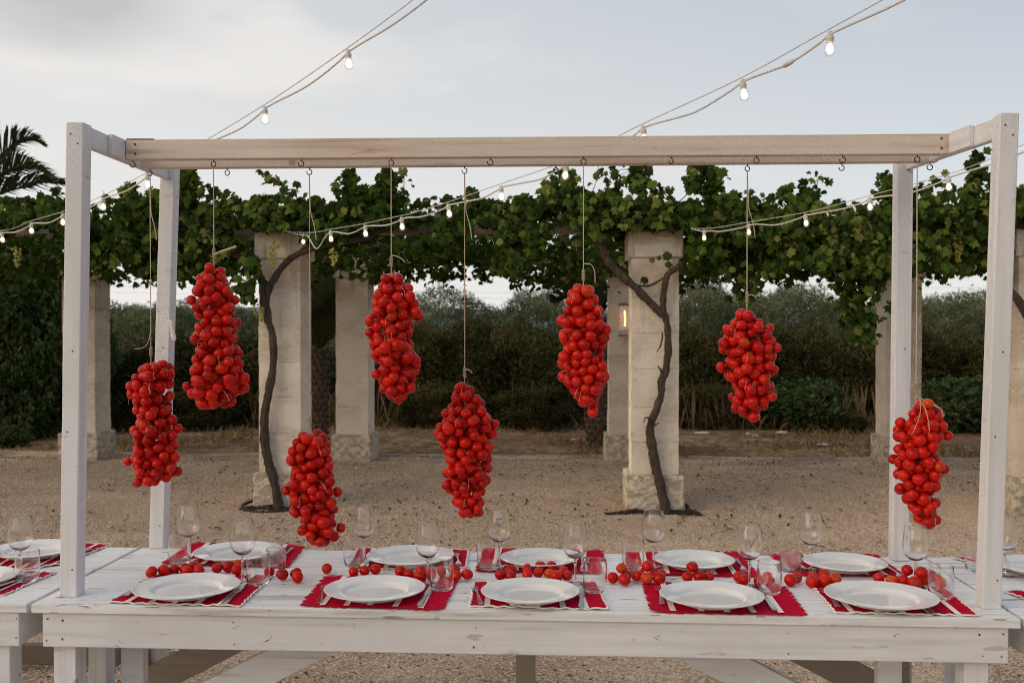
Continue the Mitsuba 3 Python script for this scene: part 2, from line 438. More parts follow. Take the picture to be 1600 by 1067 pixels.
N = 5200
yy = 5.0 + 7.3 * g.random(N) ** 0.7
xx = (g.random(N) - 0.5) * (1.16 * yy + 0.6)
pos = np.stack([xx, yy, 0.008 + 0.008 * g.random(N)], 1)
dens = meshkit.fbm(np.c_[pos[:, :2] * 1.1, np.zeros(N)], 3, 4)
keep = (dens + 0.02 * (yy - 8) > 0.48) & ((pos - GE) @ V < -0.02)
pos = pos[keep]
N = len(pos)
lit = np.array([[-1, -0.28, 0], [0, -0.42, 0.25], [1, 0, 0], [0, 0.42, 0.2], [-1, 0.2, 0.1]])
litf = np.array([[0, 1, 4], [1, 3, 4], [1, 2, 3]])
lv, lf = scatter(lit, litf, pos, rand_rot(np.array([0, 0, 1.0]) + 0.25 * g.normal(size=(N, 3)), g), (0.008 + 0.022 * g.random(N) ** 2)[:, None])
lc = np.array([0.055, 0.04, 0.03]) * (0.6 + 0.9 * g.random((N, 1)))
structure('leaf_litter', (lv, lf), 'dull_vc', 'dark dry leaf litter and twigs scattered on the gravel', kind='stuff', color=np.repeat(lc, 5, 0))

# dry grass beyond the gravel
N = 30000
s = (g.random(N) - 0.5) * 22
v = 0.05 + 3.9 * g.random(N)
pos = GE + s[:, None] * U + v[:, None] * V
dens = meshkit.fbm(np.c_[pos[:, :2] * np.array([0.8, 1.6]), np.zeros(N)], 3, 14)
keep = dens + 0.10 * (v < 0.6) + 0.12 * (v > 3.3) + 0.06 * (s < -1) > 0.54
pos = pos[keep]
tall = 1 + 1.6 * (v[keep] > 3.2) * g.random(keep.sum())
N = len(pos)
blade = np.array([[-0.05, 0, 0], [0.05, 0, 0], [0.16, 0.05, 0.6], [0.5, 0.12, 1.0]])
bladef = np.array([[0, 1, 2], [0, 2, 3]])
R = rand_rot(np.array([0, 0, 1.0]) + 0.35 * g.normal(size=(N, 3)), g)
gv, gf = scatter(blade, bladef, pos - [0, 0, 0.04], R, (0.05 + 0.10 * g.random(N)) [:, None] * tall[:, None])
gc = np.array([0.36, 0.25, 0.125]) * (0.4 + 0.75 * g.random((N, 1)))
gc[g.random(N) < 0.12] = [0.09, 0.105, 0.035]
N2 = 3200
s2 = (g.random(N2) - 0.5) * 20
p2 = GE + s2[:, None] * U + (3.1 + 1.0 * g.random(N2))[:, None] * V - np.array([0, 0, 0.05])
ok = meshkit.fbm(p2 * np.array([1.2, 1.2, 0]), 3, 15) > 0.46
p2 = p2[ok]
N2 = len(p2)
stalk = np.array([[-0.008, 0, 0], [0.008, 0, 0], [0.05, 0.02, 0.6], [0.16, 0.05, 1.0]])
v2, f2 = scatter(stalk, bladef, p2, rand_rot(np.array([0, 0, 1.0]) + 0.16 * g.normal(size=(N2, 3)), g), (0.30 + 0.55 * g.random(N2))[:, None])
gv, gf = np.vstack([gv, v2]), np.vstack([gf, f2 + len(gv)])
gc = np.vstack([gc, np.array([0.30, 0.20, 0.11]) * (0.35 + 0.8 * g.random((N2, 1)))])
structure('dry_grass', (gv, gf), 'dull_vc', 'dry yellow brown grass along the edge of the gravel', kind='stuff', color=np.repeat(gc, 4, 0))

# stones on the bare soil
for (px, py, w) in [(1098, 678, 0.11), (1172, 679, 0.07), (1222, 677, 0.10), (895, 688, 0.06), (1180, 682, 0.07), (1286, 696, 0.09)]:
    p = on_z(px, py, 0.0) if py > 600 else at(px, py, 24.0)
    ico = trimesh.creation.icosphere(subdivisions=2)
    vv = ico.vertices * np.array([w, w * 0.5, w * 0.22]) * (0.75 + 0.5 * meshkit.noise(ico.vertices * 2 + px)[:, None])
    if py > 600:
        where = f'pale flat stone on the dark soil, seen {"left" if px < 1000 else "right"} of the pillar with the forked vine, size {int(w*100)} cm'
        k = thing('field_stone', {1098: 'pale flat stone on brown soil just right of the forked vine pillar', 1172: 'pale sliver of stone on soil below the round hanging bunch',
                                  1222: 'widest pale stone on brown soil right of the round hanging bunch', 895: 'small pale stone on soil left of the lantern pillar',
                                  1180: 'tiny pale stone beside the sliver under the round bunch', 1286: 'dull stone on soil left of the far right pillar'}[px], 'stone', 'stones lying on the dry soil')
        put(k, (vv + p + [0, 0, 0.01], ico.faces), 'tuff_stone', True)

# ------------------------------------------------------------------ tables
TABLE_Z, TT = 0.76, 0.026
TC = np.array([0.012, 3.155, 0])


def tp(u, v, z=TABLE_Z):
    return TC + U * u + V * v + np.array([0, 0, z])


def make_table(u0, u1, label, main=True):
    t = thing('dining_table', label, 'table', 'white plank tables set end to end')
    n, W = 5, 0.75
    g = np.random.default_rng(int(abs(u0) * 100))
    for k in range(n):
        v0 = -W / 2 + k * W / n
        dz = g.uniform(-0.0012, 0.0012)
        part(t, 'top_plank', board(tp(u0, v0 + W / n / 2, TABLE_Z - TT / 2 + dz), tp(u1, v0 + W / n / 2 + g.uniform(-.001, .001), TABLE_Z - TT / 2 + dz), TT, W / n - 0.0022, 0.0022), 'white_top')
    ah, zc = 0.098, TABLE_Z - TT - 0.001 - 0.049
    a0, a1 = u0 + 0.028, u1 - 0.028
    for side, vv in (('front', -W / 2 + 0.024), ('rear', W / 2 - 0.024)):
        part(t, 'apron', board(tp(a0, vv, zc), tp(a1, vv, zc), ah, 0.024, 0.002), 'white_board')
    for uu in (a0 + 0.013, a1 - 0.013):
        part(t, 'apron', board(tp(uu, -W / 2 + 0.037, zc), tp(uu, W / 2 - 0.037, zc), ah - 0.003, 0.024, 0.002), 'white_side')
    for uu in ((a0 + 0.052, a1 - 0.075)):
        for vv in (-W / 2 + 0.07, W / 2 - 0.07):
            part(t, 'leg', board(tp(uu, vv, 0.0), tp(uu, vv, TABLE_Z - TT - 0.002), 0.066, 0.066, 0.002, side=U), 'white_post')
    # nails in the apron
    for uu in ((a0 + 0.012, a0 + 0.058, a0 + 0.56, a0 + 1.25, a1 - 0.60, a1 - 0.075, a1 - 0.013) if main else (a0 + 0.02, a1 - 0.012, a1 - 0.06)):
        for dz in (0.030, -0.028):
            o = tp(uu + g.uniform(-.006, .006), -W / 2 + 0.0118, zc + dz + g.uniform(-.004, .004))
            mm = trimesh.creation.cylinder(radius=g.uniform(0.0018, 0.0032), height=0.003, sections=8)
            part(t, 'nail', (mm.vertices @ rot_to(V).T + o, mm.faces), 'nail')
    if main:
        for du, dz in ((0.60, 0.02), (0.68, -0.02), (0.26, -0.035), (1.79, 0.006), (2.44, 0.022)):
            for _ in range(2):
                o = tp(u0 + du + g.uniform(-.012, .012), -W / 2 + 0.0112, zc + dz + g.uniform(-.008, .008))
                e = U * g.uniform(0.004, 0.014) + np.array([0, 0, g.uniform(-0.009, 0.009)])
                part(t, 'crack', tube(smooth_path([o - e, o + [0, 0, g.uniform(-.002, .002)], o + e], 6), [0.0002, 0.0004, 0.0006, 0.0005, 0.0003, 0.0002], 4), 'nail')
        for _ in range(12):
            du = g.uniform(0.05, 2.7)
            L = g.uniform(0.006, 0.03)
            o = tp(u0 + du, -W / 2 - 0.0006, TABLE_Z - g.choice([0.002, 0.006, TT - 0.004]))
            part(t, 'chip', board(o - U * L / 2, o + U * L / 2, g.uniform(0.001, 0.0028), 0.0020, 0.0004), 'shaded_wood')
        for _ in range(26):
            o = tp(u0 + g.uniform(0.05, 2.7), g.uniform(-W / 2 + 0.01, W / 2 - 0.05), TABLE_Z + 0.0005)
            L = g.uniform(0.006, 0.028)
            part(t, 'chip', board(o - U * L / 2, o + U * L / 2, 0.0016, g.uniform(0.002, 0.005), 0.0004), 'shaded_wood')
        for vv in (-0.17, 0.24):
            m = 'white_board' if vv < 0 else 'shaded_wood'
            du = 0.0 if vv < 0 else -0.16
            part(t, 'brace', board(tp(u0 + 0.06 + du, vv, 0.225), tp(u0 + 0.98 + du, vv, TABLE_Z - TT - 0.03), 0.10, 0.03, 0.002, side=V * 0 + [0, 0, 1]), m)
            part(t, 'brace', board(tp(u1 - 0.12 - du, vv, 0.225), tp(u1 - 1.05 - du, vv, TABLE_Z - TT - 0.03), 0.10, 0.03, 0.002, side=V * 0 + [0, 0, 1]), m)
            for uu in (u0 + 0.20 + du, u1 - 0.28 - du):
                part(t, 'trestle_post', board(tp(uu, vv + 0.032, 0.0), tp(uu, vv + 0.032, TABLE_Z - TT - 0.003), 0.07, 0.04, 0.002, side=U), m)
        part(t, 'leg', board(tp(0.02, 0.3, 0.0), tp(0.02, 0.3, TABLE_Z - TT - 0.003), 0.066, 0.066, 0.002, side=U), 'shaded_wood')
    return t


make_table(-1.378, 1.398, 'long white plank table in the middle carrying the wooden frame')
make_table(-4.20, -1.392, 'white plank table cut off by the left picture edge', False)
make_table(1.412, 4.20, 'white plank table cut off by the right picture edge', False)
k = thing('weathered_plank', 'dark weathered plank on the gravel under the left end of the tables', 'plank')
put(k, board([-2.6, 4.55, 0.075], [-1.78, 4.50, 0.075], 0.09, 0.04, 0.003), 'weathered_wood')

# ------------------------------------------------------------------ the frame over the table
fr = thing('wooden_frame', 'tall white timber frame with crossbeams standing on the middle table', 'frame')
ZT = 2.158
pw = 0.053
posts = {}
for name, (bx, by), tx in (('lf', (90, 935), 104.6), ('rf', (1537, 954), 1561.0), ('lr', (231, 858), 251.6), ('rr', (1397, 878), 1401.5)):
    b = on_z(bx, by, TABLE_Z)
    y = b[1]
    top = np.array([(tx - 800) / FOC * y, y, ZT])
    off = U * pw / 2 + V * pw / 2
    zt = ZT if name[1] == 'f' else ZT - 0.004
    posts[name] = (b + off, np.array([top[0], top[1], zt]) + off)
    part(fr, 'post', board(posts[name][0] + [0, 0, 0.001], posts[name][1], pw, pw, 0.003, side=U), 'white_post')
rails = {}
for a, b, sgn in (('lf', 'lr', 1), ('rf', 'rr', -1)):
    z0 = 2.122
    p = posts[a][1] * [1, 1, 0] + U * sgn * (pw / 2 - 0.0135) + [0, 0, z0] + V * (pw / 2 + 0.001)
    q = posts[b][1] * [1, 1, 0] - U * sgn * 0.010 + [0, 0, z0] - V * (pw / 2 + 0.001)
    rails[a] = (p, q)
    part(fr, 'side_rail', board(p, q, 0.060, 0.024, 0.002), 'white_side')
    c0, c1 = p + (q - p) * 0.18, p + (q - p) * 0.40
    for f_ in (0.3, 0.62):
        o = p + (q - p) * f_ + U * sgn * 0.012
        mm = trimesh.creation.cylinder(radius=0.004, height=0.004, sections=8)
        part(fr, 'screw', (mm.vertices @ rot_to(U).T + o, mm.faces), 'nail')
    part(fr, 'rail_cleat', board(c0 + U * sgn * 0.0205, c1 + U * sgn * 0.0205, 0.064, 0.016, 0.002), 'white_side')
BEAM = {}
for name, px0, px1, y_l, y_r, hh, zc in (('front', 198, 1490, 3.175, 3.075, 0.062, 2.1225), ('rear', 214, 1466, 3.345, 3.215, 0.060, 2.121)):
    p = np.array([(px0 - 800) / FOC * y_l, y_l + 0.02, zc])
    q = np.array([(px1 - 800) / FOC * y_r, y_r + 0.02, zc])
    BEAM[name] = (p, q)
    part(fr, 'cross_beam', board(p, q, hh, 0.040, 0.002), 'washed_beam')
for row in ('front',):
    p, q = BEAM[row]
    for f_ in (0.012, 0.985):
        for dz in (-0.014, 0.016):
            mm = trimesh.creation.cylinder(radius=0.0036, height=0.004, sections=8)
            part(fr, 'screw', (mm.vertices @ rot_to(V).T + p + (q - p) * f_ - V * 0.0205 + [0, 0, dz], mm.faces), 'nail')
for nm in ('lf', 'rf', 'lr', 'rr'):
    for f_, du in ((0.06, 0.012), (0.35, -0.008), (0.52, 0.004), (0.955, 0.01), (0.975, -0.012)):
        o = posts[nm][0] * (1 - f_) + posts[nm][1] * f_ + U * du - V * (pw / 2)
        mm = trimesh.creation.cylinder(radius=0.0026, height=0.003, sections=8)
        part(fr, 'screw', (mm.vertices @ rot_to(V).T + o, mm.faces), 'nail')
splinter = board(BEAM['front'][0] + [0.0, -.01, 0.0335], BEAM['front'][0] + U * 0.09 + [0, -.01, 0.0325], 0.003, 0.02, 0.001)
part(fr, 'splinter', splinter, 'weathered_wood')
# a scrap of white tape on the left rear post
sp = posts['lr'][0] * 0.36 + posts['lr'][1] * 0.64
zz = 1.55
sp = np.array([posts['lr'][0][0] + (posts['lr'][1][0] - posts['lr'][0][0]) * 0.57, posts['lr'][0][1], 1.55])
part(fr, 'tape_scrap', tube(smooth_path([sp + [0.028, -0.03, 0.035], sp + [0.033, -0.028, 0.01], sp + [0.036, -0.03, -0.01], sp + [0.045, -0.035, -0.04]], 12), [0.004, 0.006, 0.008, 0.008, 0.007, 0.007, 0.007, 0.008, 0.009, 0.009, 0.008, 0.004], 6), 'white_trim')

HOOKS = {'front': [208.6, 334.5, 471, 611.6, 766, 911.5, 1048, 1181, 1315.5, 1432], 'rear': [235.6, 356, 484, 609.8, 726, 868, 1006.6, 1167, 1314, 1451.5]}
a = np.linspace(-0.35 * np.pi, 1.5 * np.pi, 22)
hook_pos = {}
for row, xs in HOOKS.items():
    p, q = BEAM[row]
    for i, px in enumerate(xs):
        # parameter along the beam where its centre line shows at px
        lo, hi = 0.0, 1.0
        for _ in range(40):
            t = (lo + hi) / 2
            c = p + (q - p) * t
            lo, hi = (t, hi) if c[0] / c[1] * FOC + 800 < px else (lo, t)
        c = p + (q - p) * lo
        zb = c[2] - 0.0305
        turn = random.uniform(-1.1, 1.1) if (row, i) in (('front', 2), ('front', 6), ('front', 7), ('rear', 6)) else random.uniform(-0.4, 0.4)
        r = 0.0086
        ring = np.stack([r * np.cos(a) * math.cos(turn), r * np.cos(a) * math.sin(turn), r * np.sin(a) - 0.006 - r], 1)
        pts = np.vstack([ring[::-1][::-1][::-1], [[0, 0, 0.008]]]) if False else np.vstack([[[0, 0, 0.006]], [[0, 0, -0.004]], np.stack([r * np.sin(a2 := np.linspace(0, 1.85 * np.pi if i % 2 else 1.62 * np.pi, 22)) * math.cos(turn), r * np.sin(a2) * math.sin(turn), -0.006 - r + r * np.cos(a2)], 1)])
        part(fr, 'eye_hook', tube(pts + [c[0], c[1], zb], 0.0017, 6), 'dark_iron', True)
        hook_pos[(row, i)] = np.array([c[0], c[1], zb - 0.006 - 2 * r + 0.002])


# ------------------------------------------------------------------ tomatoes
def tomato_mesh(seed):
    m = trimesh.creation.icosphere(subdivisions=3)
    v = m.vertices.copy()
    z, r = v[:, 2].copy(), np.hypot(v[:, 0], v[:, 1])
    ang = np.arctan2(v[:, 1], v[:, 0])
    g = np.random.default_rng(seed)
    k = 1 + 0.018 * np.cos(5 * ang + g.uniform(0, 6)) + 0.014 * np.cos(3 * ang + g.uniform(0, 6))
    v[:, 0] *= k
    v[:, 1] *= k
    v[:, 2] *= g.uniform(0.86, 0.97)
    v[:, 2] -= 0.16 * np.exp(-(r / 0.28) ** 2) * (z > 0)
    v[:, 2] += 0.05 * np.exp(-(r / 0.2) ** 2) * (z < 0)
    if seed == 3:
        v[:, 2] -= 0.10 * np.exp(-(r / 0.22) ** 2) * (z < 0)
    return trimesh.Trimesh(v, m.faces, process=False)


TOM = [mikit.ply(tomato_mesh(i), None, True) for i in range(4)]


def stem_mesh():
    parts_ = []
    for k in range(5):
        an = k * 2 * math.pi / 5
        d = np.array([math.cos(an), math.sin(an), 0])
        e = np.array([-d[1], d[0], 0])
        pts = np.array([0.05 * d + [0, 0, 0.86], 0.30 * d + 0.07 * e + [0, 0, 0.92], 0.30 * d - 0.07 * e + [0, 0, 0.92], 0.58 * d + [0, 0, 0.99]])
        parts_.append((pts, np.array([[0, 2, 1], [1, 2, 3], [0, 1, 2], [1, 3, 2]])))
    parts_.append(tube(np.array([[0, 0, 0.8], [0.02, 0.01, 1.0], [0.1, 0.04, 1.2]]), [0.055, 0.045, 0.06], 6))
    return cat(parts_)


STEM = mikit.ply(stem_mesh(), None, False)

BUNCH = [  # hook, silhouette rows (pixel y, left, right), label
    (('rear', 0), [(563, 235, 262), (578, 212, 274), (600, 190, 275), (622, 194, 270), (640, 202, 272), (660, 206, 282), (690, 199, 287), (720, 195, 286), (745, 200, 283), (762, 203, 232)],
     'tomato bunch furthest left, hanging low in front of the left rear post'),
    (('front', 1), [(410, 330, 348), (430, 308, 358), (455, 290, 373), (478, 293, 373), (500, 297, 376), (530, 296, 378), (560, 293, 383), (580, 288, 391), (605, 286, 391), (625, 292, 372), (641, 325, 362)],
     'tall tomato bunch widening at the bottom with a twig knot, second from left'),
    (('rear', 2), [(672, 470, 500), (690, 455, 522), (710, 447, 526), (740, 440, 530), (760, 437, 531), (785, 440, 532), (805, 450, 534), (825, 466, 538), (842, 470, 530), (857, 486, 504)],
     'lowest tomato bunch, hanging just above the table between the first two front plates'),
    (('front', 3), [(423, 597, 622), (440, 588, 642), (460, 575, 660), (490, 570, 662), (510, 572, 655), (530, 563, 662), (560, 575, 660), (590, 578, 657), (610, 592, 652), (630, 606, 638)],
     'high tomato bunch with a straight left side, fourth from left'),
    (('rear', 4), [(595, 710, 740), (610, 702, 746), (632, 690, 762), (655, 677, 778), (680, 675, 780), (710, 683, 778), (735, 682, 772), (760, 690, 770), (785, 702, 766), (800, 705, 762), (812, 730, 752)],
     'long low tomato bunch near the middle hanging on the longest bare string'),
    (('front', 5), [(444, 893, 932), (465, 880, 940), (490, 874, 948), (512, 868, 962), (540, 868, 956), (570, 870, 960), (600, 872, 956), (622, 890, 944), (640, 908, 942), (652, 924, 942)],
     'tomato bunch tapering to a point in front of the lantern pillar'),
    (('rear', 7), [(479, 1150, 1172), (500, 1134, 1196), (520, 1124, 1210), (550, 1121, 1217), (580, 1122, 1219), (603, 1130, 1216), (625, 1136, 1214), (645, 1140, 1200), (660, 1165, 1190)],
     'plump egg shaped tomato bunch right of the pillar with the forked vine'),
    (('front', 9), [(620, 1432, 1456), (640, 1416, 1470), (662, 1405, 1488), (690, 1390, 1484), (720, 1392, 1480), (750, 1393, 1480), (776, 1400, 1472), (796, 1418, 1474), (815, 1424, 1474), (829, 1430, 1455)],
     'tomato bunch furthest right, wrapped with loose string beside the right rear post')]
for bi, (hk, rows, lab) in enumerate(BUNCH):
    g = np.random.default_rng(100 + bi)
    b = thing('tomato_bunch', lab, 'tomato bunch', 'tomato bunches hanging from the frame')
    h = hook_pos[hk]
    y = h[1]
    R = np.array([[at(0, r[0], y)[2], at(r[1], 0, y)[0], at(r[2], 0, y)[0]] for r in rows])
    R = R[::-1]
    z0, z1 = R[0, 0], R[-1, 0]
    rt = 0.0191
    n = 0
    pts, rad = [], []
    for _ in range(60000):
        z = g.uniform(z0 + rt * 0.9, z1 - rt * 0.9)
        l, r_ = np.interp(z, R[:, 0], R[:, 1]), np.interp(z, R[:, 0], R[:, 2])
        c, w = (l + r_) / 2, (r_ - l) / 2
        dep = max(0.6 * w + 0.035, 0.03)
        x, q = g.uniform(-1, 1), g.uniform(-1, 1)
        lump = 0.74 + 0.34 * float(meshkit.noise(np.array([x * 1.3 + 9, q * 1.3 + bi * 3.1, z * 17.0]), 5)) + (0.20 if g.random() < 0.03 else 0.0)
        w, dep = w * lump * 0.93, dep * lump * 0.95
        rr = rt * g.uniform(0.82, 1.14)
        if (x * x + q * q) > 1:
            continue
        P = np.array([c + x * max(w - rr, 0.002), y + q * max(dep - rr, 0.002), z])
        if q > 0.45 and x * x + q * q < 0.5:
            pass
        if pts:
            A = np.array(pts)
            dd = np.linalg.norm(A - P, axis=1)
            if (dd < 0.85 * (np.array(rad) + rr)).any():
                continue
        pts.append(P)
        rad.append(rr)
        if len(pts) > 190:
            break
    top = np.array([h[0], y, z1 + 0.004])
    # the knotted cord up to its hook, with a loose tail
    k1 = top + [0.0, 0, 0.05]
    cord = [tube(np.linspace(top - [0, 0, 0.03], h, 6), 0.0017, 6)]
    zs = np.linspace(0, 1, 30)
    cord.append(tube(np.stack([top[0] + 0.0045 * np.cos(zs * 40), top[1] + 0.0045 * np.sin(zs * 40), top[2] + 0.008 + 0.034 * zs], 1), 0.002, 5))
    sgn = [1, 1, -1, 1, 1, 1, 1, -1][bi]
    tails = {0: [(0, 0, 0.10), (-0.02, -.01, 0.04), (-0.05, -.015, 0.035)], 1: [(0, 0, 0.02), (0.03, -.01, 0.03), (0.075, -.012, 0.045)], 3: [(0, 0, 0.045), (0.02, -.01, 0.04), (0.045, -.012, 0.022)],
             5: [(0, 0, 0.06), (0.02, -.01, 0.058), (0.035, -.01, 0.03), (0.036, -.01, 0.0)]}.get(bi, [(0, 0, 0.03), (0.012 * sgn, -.012, 0.034), (0.026 * sgn, -.015, 0.022)])
    cord.append(tube(smooth_path(top + np.array(tails), 14), 0.0016 if bi != 1 else 0.004, 5))
    if bi in (0, 2, 4, 6):  # doubled upper end below the hook
        L = h[2] - top[2]
        dn = min(0.22, 0.55 * L)
        cord.append(tube(smooth_path([h, h + [0.003, -.004, -dn * 0.45], h + [0.004, -.005, -dn * 0.55], h + [0.018, -.008, -dn * 0.8], h + [0.024, -.008, -dn]], 16), 0.0016, 5))
    part(b, 'cord', cat(cord), 'jute', True)
    for P, rr in zip(pts, rad):
        c = np.interp(P[2], R[:, 0], (R[:, 1] + R[:, 2]) / 2)
        out = np.array([P[0] - c, P[1] - y, 0])
        axis = -out / (np.linalg.norm(out) + 1e-6) * 0.9 + np.array([0, 0, 0.5]) + 0.45 * g.normal(size=3)
        M = np.eye(4)
        M[:3, :3] = rot_to(axis, g.uniform(0, 6)) * rr
        M[:3, 3] = P
        tk = part(b, 'tomato', TOM[int(g.integers(4))], TOMATO_MATS[int(g.integers(len(TOMATO_MATS)))], m=M)
        if out[1] < 0 and g.random() < 0.22:
            M2 = M.copy()
            M2[:3, :3] = rot_to(np.array([g.normal() * 0.7, -0.55, 0.75 + 0.4 * g.random()]), g.uniform(0, 6)) * rr
            scene[tk]['to_world'] = T(M2.tolist())
            part(tk, 'stem', STEM, 'fruit_stem', m=M2)
    # straw coloured strands that bind the stalks
    zz = np.linspace(z1 - 0.01, z0 + 0.03, 40)
    cc = np.interp(zz, R[:, 0], (R[:, 1] + R[:, 2]) / 2)
    strands = [tube(np.stack([cc + 0.006 * np.sin(zz * 60), y + 0.006 * np.cos(zz * 47), zz], 1), 0.0024, 5)]
    for _ in range(4):
        q = g.uniform(z0 + 0.04, z1 - 0.02)
        c = np.interp(q, R[:, 0], (R[:, 1] + R[:, 2]) / 2)
        w = np.interp(q, R[:, 0], (R[:, 2] - R[:, 1]) / 2)
        dx = g.uniform(-0.7, 0.7) * w
        f = y - (0.6 * w + 0.03)
        strands.append(tube(smooth_path([[c, y, q + 0.02], [c + dx * 0.6, (y + f) / 2, q + 0.012], [c + dx, f, q], [c + dx * 1.1, f + 0.006, q - 0.02]], 10), 0.0007, 4))
    if bi == 7:
        strands.append(tube(smooth_path([top + [0, 0, 0.0], top + [0.02, -0.05, -0.02], top + [0.045, -0.062, -0.035], top + [0.06, -0.06, -0.06]], 14), 0.0013, 5))
        strands.append(tube(smooth_path([top + [-0.002, -0.03, -0.01], top + [0.002, -0.075, -0.05], top + [0.006, -0.085, -0.10]], 14), 0.0013, 5))
        strands.append(tube(smooth_path([top + [-0.002, -0.03, -0.01], top + [-0.02, -0.075, -0.055], top + [-0.045, -0.085, -0.11]], 14), 0.001, 5))
    part(b, 'binding', cat(strands), 'jute', True, label='straw strands tying the tomato stalks together')

# loose tomatoes on the table: (pixel x, pixel y, raised)
HEAPS = [
    ([(235, 894), (250, 892), (270, 890), (283, 889), (291, 893), (301, 885), (308, 892)], 'red tomato in the heap behind the first front plate from the left', 'heap behind first front plate'),
    ([(338, 888), (354, 886), (369, 891), (371, 882)], "red tomato in the row before the first rear plate", 'row by first rear plate'),
    ([(420, 894), (440, 898), (461, 896), (464, 902)], "red tomato on bare table right of first front tumbler", 'tomatoes right of first tumbler'),
    ([(510, 889)], 'single red tomato alone on bare table below the lowest bunch', None),
    ([(552, 894), (569, 892), (586, 890)], "red tomato of three behind second front plate's left half", 'three behind second front plate'),
    ([(625, 893), (639, 898), (653, 900), (657, 892), (668, 898)], "red tomato heaped behind second front plate's right half", 'heap behind second front plate'),
    ([(690, 893), (710, 891), (713, 900), (726, 898)], 'red tomato in the heap behind the second front tumbler from the left', 'heap behind second tumbler'),
    ([(782, 899), (799, 893), (797, 901)], "red tomato of three behind middle front plate's left edge", 'three behind middle front plate'),
    ([(824, 899), (824, 889), (841, 895.6), (844, 886), (851, 886), (858, 897), (870, 900), (880, 893), (886, 900)], 'red tomato in the long heap behind the middle front plate', 'long heap behind middle plate'),
    ([(958, 903), (976, 906), (980, 899), (995, 900)], "red tomato in the pyramid base left of fourth front plate", 'base of left pyramid'),
    ([(972, 889)], 'red tomato on top of the pyramid between the middle and fourth front plates', None),
    ([(1011, 904), (1025, 904), (1034, 897.6)], "red tomato in the small pile base above fourth front fork", 'base of pile above fork'),
    ([(1012, 888)], 'red tomato on top of the small pile above the fourth front fork', None),
    ([(1075, 902), (1094, 902), (1108, 901)], 'red tomato in the row of three behind the fourth front plate', 'row behind fourth front plate'),
    ([(1083, 887)], 'red tomato sitting on the row of three behind the fourth front plate', None),
    ([(1155, 902), (1164, 906), (1200, 902), (1204, 908), (1192, 908)], 'red tomato beside the fourth front wine glass and tumbler', 'tomatoes by fourth wine glass'),
    ([(1236, 907), (1246, 903)], 'red tomato of the pair right of the fourth front tumbler', 'pair right of fourth tumbler'),
    ([(1272, 903), (1270, 909), (1290, 899), (1289, 908), (1306, 905)], "red tomato heaped at fifth front mat's back left corner", 'heap by fifth mat'),
    ([(1375, 904), (1395, 908), (1411, 908), (1425, 910), (1446, 907), (1456, 900), (1467, 906), (1472, 911)], 'red tomato in the big heap behind the fifth front plate', 'big heap behind fifth plate'),
    ([(1419, 892), (1441, 895)], "red tomato on top of big heap behind fifth front plate", 'top of big heap')]
g = np.random.default_rng(55)
placed = []
for pts, lab, grp in HEAPS:
    raised = 'on top' in lab or 'sitting on' in lab or 'on top of' in lab
    order_ = {q: i for i, q in enumerate(sorted(pts))}
    for (px, py) in pts:
        rr = 0.0183 * g.uniform(0.90, 1.10)
        z = TABLE_Z + 0.003 + rr * 0.93
        P = on_z(px, py, z)
        if raised:
            P = on_z(px, py, TABLE_Z + 0.050)
        nth = ['leftmost', 'second', 'third', 'fourth', 'fifth', 'sixth', 'seventh', 'eighth', 'ninth'][order_[(px, py)]]
        if order_[(px, py)] == len(pts) - 1:
            nth = 'rightmost'
        short = lab.replace(' from the left', '')
        own = lab if len(pts) == 1 else f'{nth} {short}' if nth[-4:] == 'most' else f'{nth} from left, {short}'
        k = thing('tomato', own, 'tomato', 'loose red tomatoes on the table')
        for Q, qr in placed:   # push apart on the table
            d = P - Q
            L = np.linalg.norm(d)
            if L < (rr + qr) * 0.97:
                d2 = (d if raised else d * [1, 1, 0]) + 1e-6
                P = P + unit(d2) * ((rr + qr) * 0.97 - L)
        placed.append((P, rr))
        M = np.eye(4)
        M[:3, :3] = rot_to(np.array([0, -0.3, 1]) + 0.7 * g.normal(size=3), g.uniform(0, 6)) * rr
        M[:3, 3] = P
        part(k, 'fruit', TOM[int(g.integers(4))], (TOMATO_MATS + ['tomato_orange', 'tomato_scarlet', 'tomato_scarlet'])[int(g.integers(len(TOMATO_MATS) + 3))], m=M)
        if g.random() < 0.6:
            part(k, 'stem', STEM, 'fruit_stem', m=M)


# ------------------------------------------------------------------ place settings
def quad_map(c, s, t):
    a, b, d, e = [np.asarray(x) for x in c]     # near left, near right, far right, far left
    s, t = np.asarray(s)[..., None], np.asarray(t)[..., None]
    return (1 - t) * ((1 - s) * a + s * b) + t * ((1 - s) * e + s * d)


